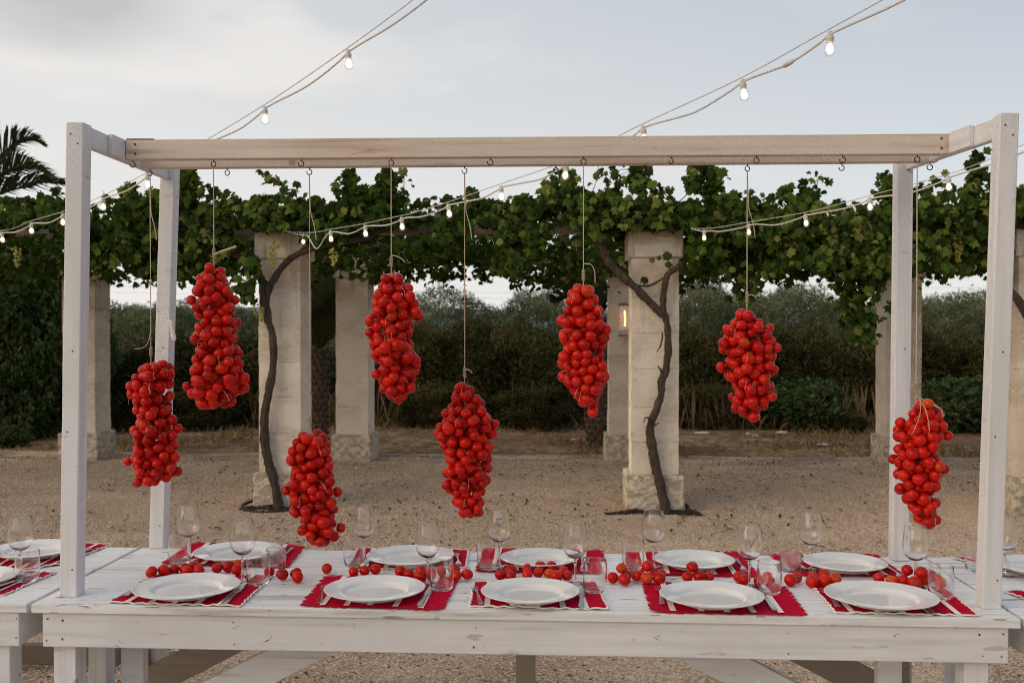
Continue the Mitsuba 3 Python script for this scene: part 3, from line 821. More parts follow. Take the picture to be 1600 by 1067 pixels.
def placemat(corners, scallop, label, seed):
    g = np.random.default_rng(seed)
    k = thing('placemat', label, 'placemat', 'red placemats with white ribbons')
    c = [on_z(x, y + (1.5 if i < 2 else 0), TABLE_Z) for i, (x, y) in enumerate(corners)]
    n1, n2 = 36, 26
    ph = g.uniform(0, 6, 4)

    def h(s, t):
        edge = np.minimum(np.minimum(s, 1 - s), np.minimum(t, 1 - t))
        lift = np.clip(1 - edge / 0.13, 0, 1) ** 2
        return TABLE_Z + 0.0028 + lift * (0.0014 + 0.0012 * np.sin(9 * s + ph[0]) * np.cos(7 * t + ph[1]) + 0.0009 * np.sin(23 * (s + t) + ph[2]))

    def grid(s0, s1, t0, t1, n1, n2, up):
        s, t = np.meshgrid(np.linspace(s0, s1, n1), np.linspace(t0, t1, n2), indexing='ij')
        p = quad_map(c, s, t)
        p[..., 2] = h(s, t) + up
        i, j = np.meshgrid(np.arange(n1 - 1), np.arange(n2 - 1), indexing='ij')
        q = np.stack([i * n2 + j, (i + 1) * n2 + j, (i + 1) * n2 + j + 1, i * n2 + j + 1], -1).reshape(-1, 4)
        f = np.vstack([q[:, [0, 1, 2]], q[:, [0, 2, 3]]])
        return p.reshape(-1, 3), f

    part(k, 'cloth', grid(0, 1, 0, 1, n1, n2, 0), 'red_cloth', True)
    for s in (0.13, 0.31, 0.49, 0.67, 0.85):
        s += g.uniform(-0.012, 0.012)
        part(k, 'ribbon', grid(s - 0.021, s + 0.021, 0.0, 1.0, 3, n2, 0.0032), 'white_ribbon', True)
    corner = [(0, 0), (1, 0), (1, 1), (0, 1), (0, 0)]
    if scallop:
        pieces = []
        for (s0, t0), (s1, t1) in zip(corner[:-1], corner[1:]):
            L = np.linalg.norm(quad_map(c, s1, t1) - quad_map(c, s0, t0))
            m = max(int(L / 0.026), 3)
            for q in range(m):
                f0 = (q + 0.5) / m
                s, t = s0 + (s1 - s0) * f0, t0 + (t1 - t0) * f0
                o = quad_map(c, s, t)
                o[2] = h(np.array(s), np.array(t)) + 0.0005
                al = unit(quad_map(c, s1, t1) - quad_map(c, s0, t0))
                outw = np.array([al[1], -al[0], 0])
                an = np.linspace(0, np.pi, 9)
                R_ = L / m * 0.56
                rim = o + R_ * (np.cos(an)[:, None] * al + 0.95 * np.sin(an)[:, None] * outw) + np.array([0, 0, 1]) * (g.uniform(-.002, .003) * np.sin(an))[:, None]
                v = np.vstack([[o], rim])
                pieces.append((v, np.array([[0, i + 1, i + 2] for i in range(8)])))
        part(k, 'scalloped_edge', cat(pieces), 'red_cloth')
    else:
        f = np.concatenate([np.linspace(i, i + 1, 70, endpoint=False) for i in range(4)])
        i0 = f.astype(int)
        fr_ = f - i0
        cs = np.array(corner, float)
        st = cs[i0] + (cs[i0 + 1] - cs[i0]) * fr_[:, None]
        p = quad_map(c, st[:, 0], st[:, 1])
        p[:, 2] = h(st[:, 0], st[:, 1]) + 0.001 + 0.0012 * np.sin(f * 2 * np.pi * 9)
        ctr = quad_map(c, 0.5, 0.5)
        outw = p - ctr
        outw[:, 2] = 0
        outw /= np.linalg.norm(outw, axis=1, keepdims=True)
        p = p + outw * (0.0026 * np.sin(f * 2 * np.pi * 11))[:, None]
        part(k, 'wavy_trim', tube(np.vstack([p, p[:1]]), 0.0026, 6), 'white_trim', True)
    return k


PLATE_PROFILE = np.array([[0, 0.0055], [0.050, 0.0052], [0.086, 0.0052], [0.0915, 0.0068], [0.0975, 0.0135], [0.1005, 0.0158], [0.103, 0.0166], [0.125, 0.0205], [0.1440, 0.0232], [0.1485, 0.0233], [0.1500, 0.0222],
                          [0.1490, 0.0208], [0.125, 0.0170], [0.104, 0.0120], [0.098, 0.0060], [0.094, 0.0], [0.088, 0.0], [0.086, 0.0022], [0, 0.0024]])
PLATE = mikit.ply(lathe(PLATE_PROFILE, 72), None, 35)


def plate(px, py, dia, label, group):
    o = on_z(px, py, TABLE_Z + 0.024)
    k = thing('dinner_plate', label, 'plate', group)
    s = dia / 0.30
    M = np.diag([s, s, 1.0, 1.0])
    M[:3, 3] = [o[0], o[1], TABLE_Z + 0.0068]
    put(k, PLATE, 'porcelain', m=M)
    return o


def wine_meshes():
    z = np.linspace(0, 1, 16)
    outer = [(0.0038, 0.0805), (0.010, 0.0818), (0.0195, 0.0862), (0.0285, 0.0945), (0.0345, 0.105), (0.0372, 0.117), (0.0376, 0.130), (0.0366, 0.145), (0.0348, 0.160), (0.0330, 0.176), (0.0316, 0.190)]
    inner = [(r - 0.0013, zz) for r, zz in outer[2:]]
    inner[0] = (0.016, 0.0878)
    bowl = lathe([(0, 0.0802)] + outer + [(0.0309, 0.1906)] + inner[::-1][0:] + [(0.008, 0.0842), (0, 0.0834)], 40)
    stem = lathe([(0, 0.0046), (0.0085, 0.0048), (0.0050, 0.0085), (0.0038, 0.016), (0.0034, 0.035), (0.0036, 0.06), (0.0046, 0.068), (0.0060, 0.0725), (0.0050, 0.077), (0.0042, 0.0800), (0, 0.0800)], 20)
    foot = lathe([(0, 0.0003), (0.030, 0.0003), (0.0325, 0.0010), (0.0325, 0.0018), (0.022, 0.0028), (0.010, 0.0043), (0, 0.0045)], 40)
    return [mikit.ply(m, None, 40) for m in (bowl, stem, foot)]


def tumbler_mesh():
    return mikit.ply(lathe([(0, 0.0005), (0.027, 0.0005), (0.031, 0.003), (0.0335, 0.010), (0.0358, 0.03), (0.0365, 0.055), (0.0355, 0.080), (0.0346, 0.095), (0.0338, 0.0957), (0.0332, 0.095),
                            (0.0341, 0.080), (0.0351, 0.055), (0.0343, 0.03), (0.0318, 0.012), (0.028, 0.0085), (0, 0.0080)], 40), None, 40)


def ribbed_mesh():
    m = lathe([(0, 0.0005), (0.0300, 0.0005), (0.0318, 0.003), (0.0325, 0.02), (0.0325, 0.058), (0.0315, 0.0590), (0.0305, 0.058), (0.0302, 0.02), (0.029, 0.0085), (0, 0.0080)], 120)
    v = m.vertices.copy()
    r, an = np.hypot(v[:, 0], v[:, 1]), np.arctan2(v[:, 1], v[:, 0])
    k = np.where(r > 0.0312, 1 + 0.025 * np.abs(np.cos(an * 20)), 1.0)
    v[:, 0] *= k
    v[:, 1] *= k
    return mikit.ply(trimesh.Trimesh(v, m.faces, process=False), None, True)


WINE, TUMBLER, RIBBED = wine_meshes(), tumbler_mesh(), ribbed_mesh()


def stand(px, py, z=TABLE_Z + 0.0065, scale=1.0, spin=0.0):
    o = on_z(px, py, z)
    M = np.diag([scale, scale, scale, 1.0])
    M[:3, 3] = [o[0], o[1], z]
    return M


def wine_glass(px, py, label, scale=1.0, group='wine glasses'):
    k = thing('wine_glass', label, 'wine glass', group)
    M = stand(px, py, scale=scale)
    for n, m in zip(('bowl', 'stem', 'foot'), WINE):
        part(k, n, m, 'clear_glass', m=M)


def tumbler(px, py, label, scale=1.0):
    k = thing('tumbler', label, 'tumbler', 'clear water tumblers')
    put(k, TUMBLER, 'clear_glass', m=stand(px, py, scale=scale))


def fork_mesh():
    out = []
    for k in range(4):
        x = (k - 1.5) * 0.0056
        pts = np.array([[x * 0.9, 0.075, 0.004], [x, 0.060, 0.0015], [x, 0.045, 0.0015], [x * 0.95, 0.036, 0.003]])
        out.append(tube(smooth_path(pts, 8), [0.0009, 0.0012, 0.0014, 0.0015, 0.0015, 0.0015, 0.0016, 0.0016], 6))
    prof = [(0.036, 0.0105, 0.003), (0.026, 0.0100, 0.0038), (0.016, 0.0055, 0.0062), (0.005, 0.0032, 0.0068), (-0.03, 0.0032, 0.0058), (-0.07, 0.0052, 0.0040), (-0.10, 0.0075, 0.0026), (-0.115, 0.0078, 0.0024), (-0.121, 0.005, 0.0024)]
    return out, prof


def strip(prof, th):
    v, f = [], []
    for (y, w, z) in prof:
        v += [[-w, y, z], [w, y, z], [w * 0.8, y, z + th], [-w * 0.8, y, z + th]]
    n = len(prof)
    for i in range(n - 1):
        for k in range(4):
            a_, b_ = i * 4 + k, i * 4 + (k + 1) % 4
            f += [[a_, b_, b_ + 4], [a_, b_ + 4, a_ + 4]]
    f += [[0, 2, 1], [0, 3, 2], [4 * n - 4, 4 * n - 3, 4 * n - 2], [4 * n - 4, 4 * n - 2, 4 * n - 1]]
    return np.array(v), np.array(f)[:, ::-1] if False else np.array(f)


tines, prof = fork_mesh()
FORK = [mikit.ply(trimesh.Trimesh(*cat(tines), process=False), None, 50), mikit.ply(strip(prof, 0.0016), None, 50)]
KNIFE = [mikit.ply(strip([(0.105, 0.001, 0.004), (0.098, 0.006, 0.003), (0.07, 0.0095, 0.002), (0.02, 0.0095, 0.002), (0.0, 0.007, 0.003)], 0.0014), None, 30),
         mikit.ply(strip([(0.0, 0.0055, 0.0022), (-0.02, 0.0062, 0.0018), (-0.06, 0.0078, 0.0014), (-0.09, 0.0092, 0.0012), (-0.105, 0.0085, 0.0012), (-0.111, 0.004, 0.0014)], 0.0042), None, 50)]


def cutlery(kind, head, tail, label):
    """head, tail: the pixels of tip and handle end."""
    a_, b_ = on_z(*head, TABLE_Z + 0.007), on_z(*tail, TABLE_Z + 0.007)
    d = unit((a_ - b_) * [1, 1, 0])
    L = 0.196 if kind == 'fork' else 0.216
    o = b_ + d * (0.121 if kind == 'fork' else 0.111)
    o[2] = TABLE_Z + 0.0068
    M = frame_m(o, np.array([d[1], -d[0], 0]), d, np.array([0, 0, 1.0]))
    k = thing(kind, label, kind, 'steel forks' if kind == 'fork' else 'steel knives')
    for n, m in zip(('tines', 'handle') if kind == 'fork' else ('blade', 'handle'), FORK if kind == 'fork' else KNIFE):
        part(k, n, m, 'steel', m=M)


ORD = ['first', 'second', 'middle', 'fourth', 'fifth']
FRONT = [  # mat corners NL NR FR FL, scalloped, plate (x, y, dia px), wine glass base, tumbler base, fork head/tail, knife head/tail
    ([(168, 943), (374, 949), (424, 903), (250, 898)], False, (290.5, 918, 163), (378, 908), (402, 913), ((238, 898), (194, 933)), ((386, 910), (348, 945))),
    ([(474, 947), (687, 953), (711, 906), (512, 903)], True, (585, 921, 158), (668, 913), (690, 922), ((509, 906), (498, 944)), ((672, 921), (654, 949))),
    ([(734, 949), (951, 954), (932, 914), (741, 911)], False, (828.5, 925, 155), (899, 914), (930, 925), ((738, 913), (752, 946)), ((909, 922), (908, 952))),
    ([(1024, 957), (1257, 962), (1222, 919), (1010, 915)], True, (1112.6, 931, 162), (1172, 917), (1203, 928), ((1028, 914), (1036, 946)), ((1188, 925), (1212, 956))),
    ([(1308, 959), (1533, 964), (1475, 920), (1267, 914)], False, (1378, 932, 171), (1432, 918), (1472, 935), ((1285, 920), (1312, 950)), ((1436, 938), (1462, 962)))]
for i, (mc, sc_, pl, wg, tb, fk, kn) in enumerate(FRONT):
    o = ORD[i]
    placemat(mc, sc_, f'red placemat with {"scalloped red" if sc_ else "wavy white"} edge under the {o} front plate', 200 + i)
    y = FOC * (CAM_H - TABLE_Z - 0.024) / (pl[1] - HORIZON)
    plate(pl[0], pl[1], pl[2] * y / FOC, f'white dinner plate, {o} from the left in the front row of the middle table', 'white dinner plates')
    wine_glass(*wg, f'clear wine glass at the back right of the {o} front plate')
    tumbler(*tb, f'clear tumbler on the right corner of the {o} front placemat')
    cutlery('fork', *fk, f'steel fork on the left of the {o} front plate')
    cutlery('knife', *kn, f'steel knife on the right of the {o} front plate')
REAR = [
    ([(255, 881), (444, 887), (471, 855), (302, 851)], True, (371, 862.5, 137), (293, 877), (279, 881), ((446, 868), (456, 857))),
    ([(543, 891), (728, 887), (732, 862), (560, 859)], False, (641, 869, 138), (568, 878), (553, 884), ((716, 882), (714, 866))),
    ([(748, 893), (940, 896), (938, 863), (759, 860)], True, (843, 872.5, 124), (780, 886), (763, 889), ((912, 886), (914, 872))),
    ([(985, 897), (1182, 901), (1154, 866), (981, 865)], True, (1085, 875.5, 127), (1022, 887), (990, 889), ((1160, 887), (1151, 874))),
    ([(1254, 899), (1412, 901), (1365, 869), (1208, 870)], True, (1321, 880, 128), (1268, 891), None, ((1392, 890), (1384, 884)))]
for i, (mc, sc_, pl, wg, tb, fk) in enumerate(REAR):
    o = ORD[i]
    placemat(mc, sc_, f'red placemat with {"scalloped red" if sc_ else "wavy white"} edge under the {o} rear plate', 300 + i)
    y = FOC * (CAM_H - TABLE_Z - 0.024) / (pl[1] - HORIZON)
    plate(pl[0], pl[1], pl[2] * y / FOC, f'white dinner plate, {o} from the left in the rear row of the middle table', 'white dinner plates')
    wine_glass(*wg, f'clear wine glass at the front left of the {o} rear plate')
    if tb:
        tumbler(*tb, f'clear tumbler on the left corner of the {o} rear placemat')
    cutlery('fork', *fk, f'steel fork on the right of the {o} rear plate')
for px, py, lab in ((430, 886), 0, 'ribbed frosted candle glass behind the first front tumbler'), ((1237, 893), 0, 'ribbed frosted candle glass left of the fifth rear plate'):
    k = thing('candle_glass', lab, 'candle glass', 'ribbed candle glasses')
    put(k, RIBBED, 'frosted_glass', m=stand(*px, z=TABLE_Z + 0.002))

# neighbouring tables
placemat([(-60, 908), (98, 881), (172, 853), (40, 848)], False, 'red placemat with wavy white edge under the rear plate of the left table', 401)
plate(52, 859, 0.30, 'white dinner plate in the rear row of the left table behind the post', 'white dinner plates')
placemat([(-140, 935), (4, 931), (86, 897), (-60, 895)], False, 'red placemat with wavy white edge under the front plate of the left table', 402)
plate(-58, 905, 0.30, 'white dinner plate cut off by the left picture edge in the front row', 'white dinner plates')
wine_glass(30, 900, 'clear wine glass standing left of the left front post')
tumbler(41, 908, 'clear tumbler standing left of the left front post')
cutlery('knife', (40, 904), (-30, 924), 'steel knife beside the tumbler on the left table')
cutlery('fork', (122, 868), (140, 858), 'steel fork beside the rear plate of the left table')
placemat([(1572, 893), (1700, 895), (1640, 873), (1489, 874)], False, 'red placemat with wavy white edge under the rear plate of the right table', 403)
plate(1635, 886, 0.30, 'white dinner plate on the right table beside the right front post', 'white dinner plates')
wine_glass(1572, 900, 'clear wine glass just right of the right front post')
tumbler(1528, 893, 'clear tumbler partly hidden by the right front post')
placemat([(1680, 965), (1900, 968), (1810, 925), (1570, 926)], False, 'red placemat corner at the right picture edge in the front row', 404)
plate(1740, 945, 0.30, 'white dinner plate outside the right picture edge in the front row', 'white dinner plates')

# ------------------------------------------------------------------ pergola pillars
def pillar(x, d, w, label, near, seed):
    g = np.random.default_rng(seed)
    t = thing('stone_pillar', label, 'pillar', 'pergola pillars')
    o = np.array([x, d, 0]) + V * w / 2

    def blk(wd, z0, z1, b=0.006, jx=0.0, jy=0.0, sub=0, amp=0.0):
        m = cham(wd, wd, z1 - z0, b)
        if sub:
            m = m.subdivide_to_size(0.06)
            v = m.vertices.copy()
            v += m.vertex_normals * (amp * (meshkit.fbm(v * 14 + seed, 3, seed)[:, None] - 0.5))
            m = trimesh.Trimesh(v, m.faces, process=False)
        v = np.asarray(m.vertices)
        return o + (v[:, :1] + jx) * U + (v[:, 1:2] + jy) * V + (v[:, 2:] + (z0 + z1) / 2) * np.array([0, 0, 1]), m.faces
    zp = 0.315
    part(t, 'plinth', blk(w * 1.22, -0.06, zp, 0.012, sub=1, amp=0.03), 'tuff_plinth', 40)
    zs = [zp]
    while zs[-1] < 2.16 - 0.36:
        zs.append(zs[-1] + g.uniform(0.27, 0.34))
    zs.append(2.160)
    for a_, b_ in zip(zs[:-1], zs[1:]):
        part(t, 'stone_block', blk(w + g.uniform(-.004, .003), a_ + 0.0005, b_ - 0.0005, g.uniform(0.0007, 0.0018), g.uniform(-.002, .002), g.uniform(-.002, .002), sub=1, amp=0.010), 'tuff_stone', 40)
    part(t, 'capital', blk(w * 1.16, 2.1615, 2.385, 0.008, sub=1, amp=0.012), 'tuff_stone', 40)
    return t


NEAR = [(-5.22, 8.80, 0.38), (-2.01, 8.61, 0.365), (1.216, 8.46, 0.402), (4.425, 8.30, 0.402)]
FAR = [(-5.17, 11.88, 0.40), (-1.882, 11.71, 0.385), (1.333, 11.64, 0.40), (4.52, 11.48, 0.40), (7.7, 11.3, 0.40)]
for i, (x, d, w) in enumerate(NEAR):
    if i:
        pillar(x, d, w, ['', 'pale stone pillar in the near row with one vine trunk climbing left of centre', 'pale stone pillar in the near row with the forked vine trunk', 'pale stone pillar at the right picture edge behind the right front post'][i], True, 500 + i)
for i, (x, d, w) in enumerate(FAR[:4]):
    pillar(x, d, w, ['far row stone pillar half hidden behind the left front post', 'far row stone pillar right of the near left pillar', 'far row stone pillar with the lantern, half hidden by a near pillar', 'far row stone pillar beside the right rear post'][i], False, 520 + i)
# timber beams along the rows and across
for nm, pts, lab in (('near', NEAR, 'long grey timber beam under the leaves along the near pillars'), ('far', FAR, 'long grey timber beam under the leaves along the far pillars')):
    k = thing('pergola_beam', lab, 'beam', 'pergola timbers')
    a_, b_ = np.array([*pts[0][:2], 0]) + V * 0.2, np.array([*pts[3][:2], 0]) + V * 0.2
    e = unit(b_ - a_)
    put(k, board(a_ - e * 3 + [0, 0, 2.432], b_ + e * 3 + [0, 0, 2.432], 0.09, 0.14, 0.006), 'grey_timber')
k = thing('pergola_rafters', 'grey timber rafters carrying the vine roof between both pillar rows', 'rafters')
s_ = np.arange(-8.2, 8.3, 1.08)
for s in s_:
    part(k, 'rafter', board(rowpt(s, -0.02, 2.515), rowpt(s, 3.55, 2.515), 0.07, 0.07, 0.005), 'grey_timber')
k = thing('wall_lantern', 'glass wall lantern with a glowing filament on the third far pillar', 'lantern')
lo = np.array([1.333, 11.64, 0]) - V * 0.085 - U * 0.02
lc = lo + [0, 0, 1.68]
part(k, 'glass_box', (np.asarray(trimesh.creation.box([0.13, 0.13, 0.33]).vertices)[:, :] + lc + [0, 0, -0.02], trimesh.creation.box([0.13, 0.13, 0.33]).faces), 'bulb_glass')
part(k, 'cap', board(lc + [0, 0, 0.147], lc + [0, 0, 0.177], 0.14, 0.14, 0.004, side=U), 'grey_timber')
part(k, 'base_plate', board(lc + [0, 0, -0.207], lc + [0, 0, -0.187], 0.14, 0.14, 0.004, side=U), 'grey_timber')
fil = part(k, 'filament', tube(smooth_path([lc + [0.0, 0, -0.09], lc + [0.004, 0, 0.0], lc + [-0.002, 0, 0.09]], 8), 0.007, 8), 'lamp_glow', True)
scene[fil]['emitter'] = {'type': 'area', 'radiance': {'type': 'rgb', 'value': [1.0, 0.36, 0.10]}}
k = thing('junction_cable', 'black cable lying on the capital of the right edge pillar', 'cable')
put(k, tube(smooth_path([at(1572, 352, 8.28), at(1585, 348, 8.26), at(1600, 345, 8.25), at(1640, 342, 8.25)], 20), 0.012, 6), 'black_hose', True)

# ------------------------------------------------------------------ vines
def leaf_mesh(seed):
    g = np.random.default_rng(seed)
    an = np.radians([-82, -58, -30, -8, 18, 42, 62, 90, 118, 138, 162, 188, 210, 238, 262])
    rr = np.array([0.52, 0.82, 0.66, 0.94, 0.68, 1.0, 0.74, 1.14, 0.74, 1.0, 0.68, 0.94, 0.66, 0.82, 0.52]) * g.uniform(0.88, 1.12, 15)
    x, y = rr * np.cos(an) * 0.5, rr * np.sin(an) * 0.5
    fold = g.uniform(0.45, 1.3)
    z = -fold * np.abs(x) * 0.8 + 0.10 * np.sin(an * 3 + g.uniform(0, 6)) * rr * 0.5 - g.uniform(0.3, 1.1) * y ** 2
    v = np.vstack([[0, -0.06, 0.03], np.stack([x, y, z], 1)])
    n = 15
    f = np.array([[0, 1 + i, 1 + i + 1] for i in range(n - 1)])
    return v, f


LEAVES = [leaf_mesh(i) for i in range(7)]
LEAF_PLY = [mikit.ply(m, None, True) for m in LEAVES]
TOP = [(-200, 330), (0, 322), (40, 312), (80, 335), (105, 340), (140, 322), (175, 332), (198, 296), (214, 318), (232, 322), (262, 300), (282, 266), (300, 272), (330, 284), (370, 300), (400, 306), (440, 302), (480, 300), (505, 310), (530, 292), (546, 270), (562, 288),
       (588, 290), (606, 266), (625, 288), (655, 300), (692, 284), (706, 292), (722, 322), (738, 300), (748, 322), (770, 312), (795, 326), (806, 298), (830, 292), (855, 276), (880, 268), (905, 262), (930, 284), (955, 302), (980, 268), (1010, 262), (1030, 268), (1058, 292), (1084, 266), (1098, 285),
       (1112, 266), (1140, 272), (1152, 292), (1180, 302), (1222, 300), (1255, 290), (1290, 310), (1332, 320), (1362, 316), (1382, 272), (1396, 284), (1440, 300), (1500, 290), (1524, 246), (1536, 288), (1562, 300), (1600, 292), (1700, 300), (1900, 310)]
BOT = [(-200, 440), (0, 374), (100, 380), (118, 374), (150, 420), (200, 402), (225, 428), (262, 438), (300, 425), (335, 408), (375, 392), (394, 374), (482, 374), (500, 384), (560, 376), (610, 374), (660, 392), (690, 384), (735, 374), (770, 372), (795, 402), (826, 396), (856, 374), (930, 378), (972, 366), (1048, 366), (1056, 425), (1080, 428),
       (1150, 432), (1240, 432), (1320, 438), (1400, 430), (1440, 420), (1540, 430), (1572, 420), (1582, 346), (1660, 346), (1680, 430), (1900, 440)]
TOP, BOT = np.array(TOP, float), np.array(BOT, float)
g = np.random.default_rng(77)
P, NRM = [], []


def add(p, n):
    P.append(p)
    NRM.append(n)


D0 = 8.45


def front_curtain(n):
    s = g.uniform(-6.6, 6.6, n)
    v = -0.42 + 0.95 * g.random(n) ** 1.3
    base = rowpt(0, 0)[None] + s[:, None] * U + v[:, None] * V
    # height limits of the curtain come from its outline along the row
    px = 800 + FOC * base[:, 0] / base[:, 1]
    zt = CAM_H + (HORIZON - np.interp(px, TOP[:, 0], TOP[:, 1])) / FOC * D0
    zb = CAM_H + (HORIZON - np.interp(px, BOT[:, 0], BOT[:, 1])) / FOC * D0
    rnd = g.random(n) ** 1.12
    back = np.clip((v - 0.0) / 0.5, 0, 1)
    zb = zb + 0.42 * np.clip((v - 0.02) / 0.3, 0, 1) * (zb < 2.35)
    z = zb + (np.maximum(zt, zb + 0.1) - zb - 0.04) * rnd - 0.22 * back * (rnd > 0.6)
    clump = meshkit.fbm(np.c_[s * 2.6, v * 3.0, z * 3.2], 3, 31)
    fine = meshkit.fbm(np.c_[s * 7.0, v * 5.0, z * 8.0], 2, 37)
    keep = (clump > 0.42 + 0.13 * np.clip((rnd - 0.62) / 0.38, 0, 1)) & (fine > 0.36)
    # stretches where the timber beam stays bare
    pz = HORIZON - (z - CAM_H) / base[:, 1] * FOC
    for (b0, b1) in ((588, 645), (735, 780), (853, 914), (20, 98), (360, 396)):
        keep &= ~((px > b0) & (px < b1) & (pz > 352) & (pz < 374) & (v < 0.18))
    # keep the pillar heads free
    for (x, d, w) in NEAR[1:]:
        so = (np.array([x, d, 0]) - rowpt(0, 0)) @ U
        keep &= ~((np.abs(s - so) < w * 0.70) & (z < 2.40) & (v < 0.2))
    base[:, 2] = z
    base, v = base[keep], v[keep]
    nn = np.array([0, -0.85, 0.45]) + 0.55 * g.normal(size=(len(base), 3))
    add(base, nn)


front_curtain(30000)
# shoots that stand up or hang down
for (px, py0, py1, w) in [(1524, 300, 238, 0.05), (1385, 320, 270, 0.05), (546, 300, 268, 0.06), (606, 300, 264, 0.05), (880, 300, 264, 0.08), (1084, 300, 262, 0.06), (1112, 300, 264, 0.06), (738, 330, 296, 0.04), (200, 330, 290, 0.05), (290, 310, 264, 0.08), (1000, 300, 262, 0.1),
                          (1345, 430, 535, 0.13), (1330, 420, 500, 0.10), (1165, 430, 472, 0.07), (790, 400, 428, 0.08), (808, 385, 428, 0.06), (830, 370, 410, 0.06), (385, 430, 470, 0.07), (396, 400, 425, 0.04), (235, 300, 330, 0.1)]:
    n = int(abs(py1 - py0) * 0.9 * (1 + w * 4)) + 6
    t = g.random(n)
    p = np.stack([at(px, py0 + (py1 - py0) * q, D0 - 0.12) for q in t]) + g.normal(size=(n, 3)) * np.array([w, w, 0.02]) * (1 - 0.6 * t[:, None])
    add(p, np.array([0, -0.8, 0.4]) + 0.6 * g.normal(size=(n, 3)))
for (px, py) in ((1019, 405), (1030, 402), (1008, 436), (1046, 412), (1044, 398)):
    add(at(px, py, D0 - 0.16)[None], np.array([[0.1, -0.9, 0.3]]))
CANES = []
gc_ = np.random.default_rng(404)
for _ in range(44):
    px = gc_.uniform(-60, 1650)
    yt = np.interp(px, TOP[:, 0], TOP[:, 1])
    p0 = at(px, yt + gc_.uniform(20, 50), D0 + gc_.uniform(-0.2, 0.3))
    L = gc_.uniform(0.12, 0.30)
    lean = gc_.normal() * 0.5
    p1 = p0 + np.array([lean * L, gc_.normal() * 0.1, L * 0.8])
    p2 = p1 + np.array([lean * L * 0.6 + gc_.normal() * 0.05, -0.04, gc_.uniform(-0.08, 0.10)])
    path = smooth_path([p0, (p0 + p1) / 2 + [0.02, 0, 0], p1, p2], 12)
    CANES.append(path)
    m = int(6 + L * 22)
    q = path[gc_.integers(2, 12, m)] + gc_.normal(size=(m, 3)) * 0.032
    add(q, np.array([0, -0.7, 0.5]) + 0.7 * gc_.normal(size=(m, 3)))
nfront = sum(map(len, P))
# the leafy roof
n = 14000
s, v = g.uniform(-8, 8, n), 0.3 + 3.2 * g.random(n)
z = 2.42 + 0.30 * g.random(n) ** 0.8 + 0.10 * (meshkit.fbm(np.c_[s, v, 0 * s] * 1.1, 3, 8) - 0.5)
hang = (g.random(n) < 0.46) & (v > 1.0)
z = np.where(hang, 2.42 - 0.30 * g.random(n) * meshkit.fbm(np.c_[s, v, 0 * s] * 1.6, 2, 18) * 1.7, z)
b = rowpt(0, 0)[None] + s[:, None] * U + v[:, None] * V
b[:, 2] = z
add(b, np.array([0, -0.15, 0.8]) + 0.6 * g.normal(size=(n, 3)))
# the far edge hanging down in an uneven fringe
n = 7000
s, v = g.uniform(-8, 8, n), 3.0 + 0.75 * g.random(n)
low = 2.40 - 0.46 * np.clip(meshkit.fbm(np.c_[s * 1.5, 0 * s, 0 * s], 4, 41) - 0.26, 0, 1) - 0.17 * (meshkit.noise(np.c_[s * 7.0, 0 * s, 0 * s], 44) > 0.6)
z = low + (2.62 - low) * g.random(n)
b = rowpt(0, 0)[None] + s[:, None] * U + v[:, None] * V
b[:, 2] = z
keep = np.ones(n, bool)
for (x, d, w) in FAR:
    so = (np.array([x, d, 0]) - rowpt(0, 0)) @ U
    keep &= ~((np.abs(s - so) < w * 0.7) & (z < 2.2) & (v < 3.45))
add(b[keep], np.array([0, -0.5, 0.5]) + 0.7 * g.normal(size=(keep.sum(), 3)))
P, NRM = np.vstack(P), np.vstack(NRM)
NL = len(P)
size = 0.048 + 0.076 * g.random(NL) ** 1.1
front = np.arange(NL) < nfront
srow = (P - rowpt(0, 0)) @ U
owner = np.argmin(np.abs(srow[:, None] - np.array([-5.2, -2.0, 1.2, 4.4])[None]), 1)
rank = (P - rowpt(0, 0)) @ V + 0.5 * g.random(NL) - size * 2
tone = np.clip(np.round(0.95 + 1.15 * g.normal(size=NL) + 3.0 * (meshkit.fbm(P * 1.3, 2, 61) - 0.5)), 0, 5).astype(int)
tone = np.where((tone == 5) & (g.random(NL) < 0.6), 3, tone)
ROT = rand_rot(NRM, g)
# leaves hang with the tip down: turn each about its normal so that its y axis points mostly downwards
for i in range(NL):
    n_ = ROT[i][:, 2]
    d = np.array([0, 0, -1.0]) + 0.5 * g.normal(size=3)
    yv = d - n_ * np.dot(d, n_)
    yv /= np.linalg.norm(yv)
    ROT[i] = np.stack([np.cross(yv, n_), yv, n_], 1)


def path3(pts, d):
    return np.array([at(x, y, d + dd) for x, y, dd in pts])


def knobbly(path, r, seed, sides=10):
    n = len(path)
    g = np.random.default_rng(seed)
    rr = np.asarray(r) * (1 + 0.22 * (meshkit.fbm(np.c_[np.arange(n) * 0.45, np.zeros(n), np.zeros(n)], 3, seed) - 0.5) * 2)
    sides = 18
    m = 4 * n
    k = np.linspace(0, n - 1, m)
    path = np.stack([np.interp(k, np.arange(n), np.asarray(path)[:, a]) for a in range(3)], 1)
    rr = np.interp(k, np.arange(n), rr)
    v, f = tube(path, rr, sides)
    ring = np.repeat(path, sides, 0)
    d = v[:m * sides] - ring
    ang = np.tile(np.arange(sides) * 2 * np.pi / sides, m)
    tw = np.repeat(np.arange(m) * 0.035, sides)
    ridge = meshkit.noise(np.c_[np.cos(ang + tw) * 3.3, np.sin(ang + tw) * 3.3, np.repeat(np.arange(m), sides) * 0.07], seed)
    rough = meshkit.noise(np.c_[np.cos(ang) * 5, np.sin(ang) * 5, np.repeat(np.arange(m), sides) * 0.45], seed + 3)
    v[:m * sides] = ring + d * (0.72 + 0.40 * ridge + 0.20 * rough)[:, None]
    return v, f


